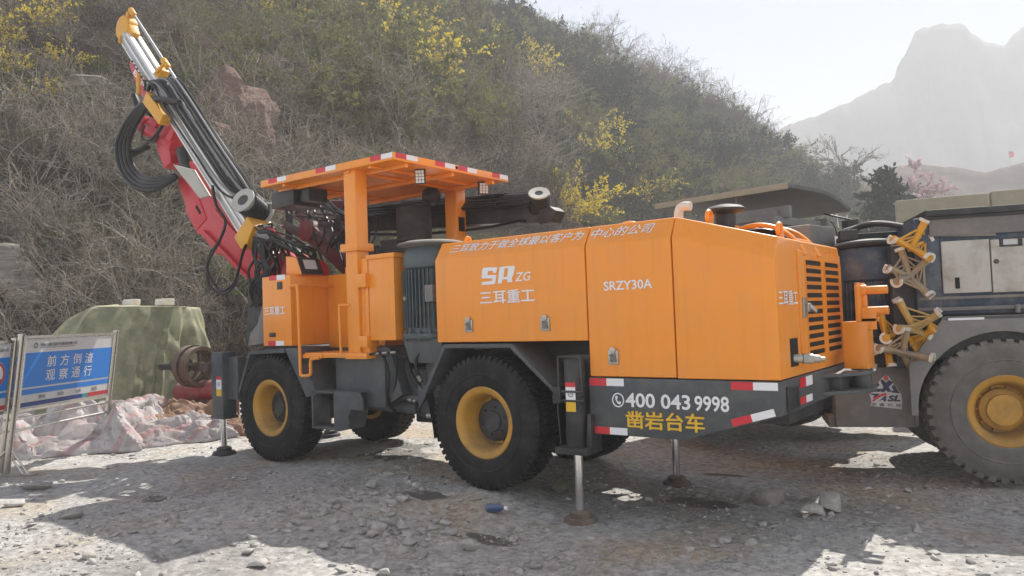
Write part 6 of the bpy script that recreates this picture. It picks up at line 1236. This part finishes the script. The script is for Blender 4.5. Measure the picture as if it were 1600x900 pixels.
def solo(o, u, py_base, h_px, rz=0.0):
    x, y, z, dep, s = at_px(u, py_base); o.location = (x, y, z-0.05); o.scale = (h_px/FPX*dep,)*3; o.rotation_euler = (0, 0, rz); return o
lone_t = tree_proto('bare_tree', 777, 1.0, 3, 4, TWIG, BUD, 0.3, 0.02, 'lone leafless tree standing out against the haze right of the ridge', None, 0.35, 0.55, 0.075)
lx_, ly_, lz_ = (float(v) for v in hillpos(1325, 0.985)); ld_ = (lx_-CAM[0])*FH[0]+(ly_-CAM[1])*FH[1]; lone_t.location = (lx_, ly_, lz_-0.1); lone_t.scale = ((DP(1325, 218, ld_).z-lz_)*0.92,)*3
solo(tree_proto('bare_tree', 787, 1.0, 3, 4, TWIG, BUD, 0.5, 0.02, 'forked dark leafless tree above the far end of the canopy', None, 0.3, 0.55, 0.03), 806, 290, 120)
pt_ = tree_proto('blossom_tree', 797, 1.0, 2, 5, TWIG, PINKB, 24, 0.06, 'tree in pink blossom behind the grey rig', None, 0.25, 0.7, 0.035); solo(pt_, 1440, 330, 72)
def fir(label, a, b_, z, h, seed):
    root = thing('fir_tree', label, 'tree', AB(a, b_, z)); p = Plant(seed); p.ls = 0.05; t_ = Plant(seed); t_.limb([(0, 0, -0.3), (0, 0, h*0.5), (0, 0, h)], 0.02*h, 0.004*h, 7); npmesh('trunk', np.array(t_.tv), np.array(t_.tf), TWIG, root)
    for k in range(170):
        q = p.r.uniform(0.08, 1)**0.8; L_ = (1.05-q)**0.7*h*0.42*p.r.uniform(0.55, 1.1); an = p.r.uniform(0, 6.283); d = np.array([math.cos(an), math.sin(an), 0.15]); o = np.array([0, 0, q*h]); P = [o, o+d*L_*0.5, o+d*L_+np.array([0, 0, -0.06*L_])]; p.ribbon(P, 0.03, 0.01)
        for m_ in range(int(26*L_/h/0.3)+6): t2 = p.r.uniform(0.15, 1); c = P[0]+(P[2]-P[0])*t2+p.r.normal(size=3)*np.array([0.05, 0.05, 0.03])*h*0.5*t2; p.leaf(c, p.r.uniform(0.10, 0.2)*h/6, 2.4)
    (tv, tf), (lv, lf) = p.meshes(); npmesh('crown', np.concatenate([tv, lv]), np.concatenate([tf, lf+len(tv)]), [TWIG, NEEDLE], root, np.r_[np.zeros(len(tf)), np.ones(len(lf))]); return root
fir('dark spreading conifer right of the flat grey canopy', 0.497*38, 38, 0.2, 7.9, 901)
lt = [tree_proto('bare_tree', 820+k*5, 1.0, 3, 4, TWIG, BUD, 1.5, 0.03, 'leafless bushy tree behind the grey rig, left of the pink blossom' if k == 0 else 'leafless bushy tree right above the far end of the flat canopy', None, 0.2, 0.7, 0.03) for k in range(2)]
lt[0].location = AB(0.518*34, 34, 0.2); lt[0].scale = (4.4,)*3; lt[1].location = AB(0.475*42, 42, 1.5); lt[1].scale = (5.2,)*3
def brush_points():
    r = np.random.default_rng(17); n = 14500; u = r.uniform(-330, 1560, n); s = r.uniform(0, 1, n)**1.15*1.02; x, y, z = hillpos(u, s)
    dep = (x-CAM[0])*FH[0]+(y-CAM[1])*FH[1]; cl = vn(x/4.5, y/4.5, 88); gr = vn(x/9, y/9, 92)
    left = np.clip((560-u)/350, 0, 1)
    keep = (r.random(n) < np.clip(0.30+1.0*cl-0.40*left, 0.08, 1)); typ = np.where(vn(x/6.5, y/6.5, 97)+r.normal(0, 0.10, n) > 0.53, 3+r.integers(0, 2, n), r.integers(0, 3, n))
    g2 = r.random(n); green = (gr > 0.55-0.12*(1-left)) & (g2 < 0.55-0.3*left); typ = np.where(green, 5+r.integers(0, 2, n), typ); typ = np.where((u > 780) & (g2 > 0.45) & (s > 0.22) & (s < 0.86), 7, typ)
    ter = np.exp(-(((u-370)/190)**2+((s-0.42)/0.22)**2)); keep &= r.random(n) > 0.65*ter
    gz_ = r.random(n) < 0.10+0.40*left*(cl < 0.5); typ = np.where(gz_, 8+r.integers(0, 2, n), typ)
    sc = r.uniform(0.5, 1.25, n)*(0.65+0.8*cl)*np.clip(0.75+dep/75, 0.9, 1.9); sc = np.where(typ >= 8, sc*0.75, sc)
    lat = (x-CAM[0])*RH[0]+(y-CAM[1])*RH[1]
    for ex, ey, er in EXC:                             # room in front of and around the rocks and bushes
        a_ = (ex-CAM[0])*RH[0]+(ey-CAM[1])*RH[1]; b_ = (ex-CAM[0])*FH[0]+(ey-CAM[1])*FH[1]; keep &= ~((np.abs(lat-a_*dep/b_) < er) & (dep > b_-er*3.2) & (dep < b_+er))
    k = keep & ((s > 0.012))
    return x[k], y[k], z[k], typ[k], sc[k], r.uniform(0, 6.283, k.sum()), u[k], s[k]
bx_, by_, bz_, bt_, bs_, br_, bu_, bsS = brush_points()
me = bpy.data.meshes.new('dry_brush'); me.vertices.add(len(bx_)); me.vertices.foreach_set('co', np.stack([bx_, by_, bz_], -1).astype(np.float32).ravel())
for nm, ty, dt in (('kind', 'INT', bt_.astype(np.int32)), ('size', 'FLOAT', bs_.astype(np.float32)), ('turn', 'FLOAT', br_.astype(np.float32))): me.attributes.new(nm, ty, 'POINT').data.foreach_set('value', dt)
BR = bpy.data.objects.new('dry_brush', me); COL.objects.link(BR); tag(BR, kind='stuff'); BR['label'] = 'grey brown leafless brush and dry grass covering the hillside'
ng = bpy.data.node_groups.new('brush', 'GeometryNodeTree'); ng.interface.new_socket('Geometry', in_out='INPUT', socket_type='NodeSocketGeometry'); ng.interface.new_socket('Geometry', in_out='OUTPUT', socket_type='NodeSocketGeometry')
gi = ng.nodes.new('NodeGroupInput'); go = ng.nodes.new('NodeGroupOutput'); iop = ng.nodes.new('GeometryNodeInstanceOnPoints'); ci = ng.nodes.new('GeometryNodeCollectionInfo'); ci.inputs[0].default_value = SRC; ci.inputs[1].default_value = True; ci.inputs[2].default_value = True
m2p = ng.nodes.new('GeometryNodeMeshToPoints')
def na(nm, ty):
    q = ng.nodes.new('GeometryNodeInputNamedAttribute'); q.data_type = ty; q.inputs[0].default_value = nm; return q.outputs[0]
cx_ = ng.nodes.new('ShaderNodeCombineXYZ'); ng.links.new(na('turn', 'FLOAT'), cx_.inputs[2]); e2r = ng.nodes.new('FunctionNodeEulerToRotation'); ng.links.new(cx_.outputs[0], e2r.inputs[0])
iop.inputs['Pick Instance'].default_value = True
ng.links.new(gi.outputs[0], m2p.inputs[0]); ng.links.new(m2p.outputs[0], iop.inputs['Points']); ng.links.new(ci.outputs[0], iop.inputs['Instance']); ng.links.new(na('kind', 'INT'), iop.inputs['Instance Index']); ng.links.new(e2r.outputs[0], iop.inputs['Rotation']); ng.links.new(na('size', 'FLOAT'), iop.inputs['Scale']); ng.links.new(iop.outputs[0], go.inputs[0])
BR.modifiers.new('brush', 'NODES').node_group = ng

# banner on the far hill
bp_ = DP(1577, 262, 145); b = MB(); b.prism([Vector((0, 0, 0)), Vector((RH[0]*0.12, RH[1]*0.12, 0)), Vector((RH[0]*0.12, RH[1]*0.12, 3.2)), Vector((0, 0, 3.2))], (FH[0]*0.1, FH[1]*0.1, 0)); BN = b.build('flag', ZINC, None); BN.location = bp_; tag(BN, 'small red flag on a pole on the far hazy hill', 'flag')
b = MB(); b.prism([Vector((RH[0]*0.12, RH[1]*0.12, 1.9)), Vector((RH[0]*1.0, RH[1]*1.0, 2.05)), Vector((RH[0]*1.0, RH[1]*1.0, 3.05)), Vector((RH[0]*0.12, RH[1]*0.12, 3.15))], (FH[0]*0.05, FH[1]*0.05, 0)); b.build('cloth', RED, BN)

# ============================================================ hazy air
b = MB(); b.box(-1000, 1000, -1000, 1000, -6.0, 152); HZ = MB.build(b, 'haze', DARK, None, 0, 0); HZ.data.materials.clear(); tag(HZ, kind='stuff'); HZ['label'] = 'pale haze filling the valley'
HM = bpy.data.materials.new('haze_air'); HM.use_nodes = True; n = HM.node_tree; n.nodes.remove(n.nodes['Principled BSDF']); pv = n.nodes.new('ShaderNodeVolumePrincipled'); pv.inputs['Density'].default_value = 0.0025; pv.inputs['Color'].default_value = (0.93, 0.94, 0.96, 1); pv.inputs['Anisotropy'].default_value = 0.0
n.links.new(pv.outputs[0], n.nodes['Material Output'].inputs['Volume']); HZ.data.materials.append(HM)
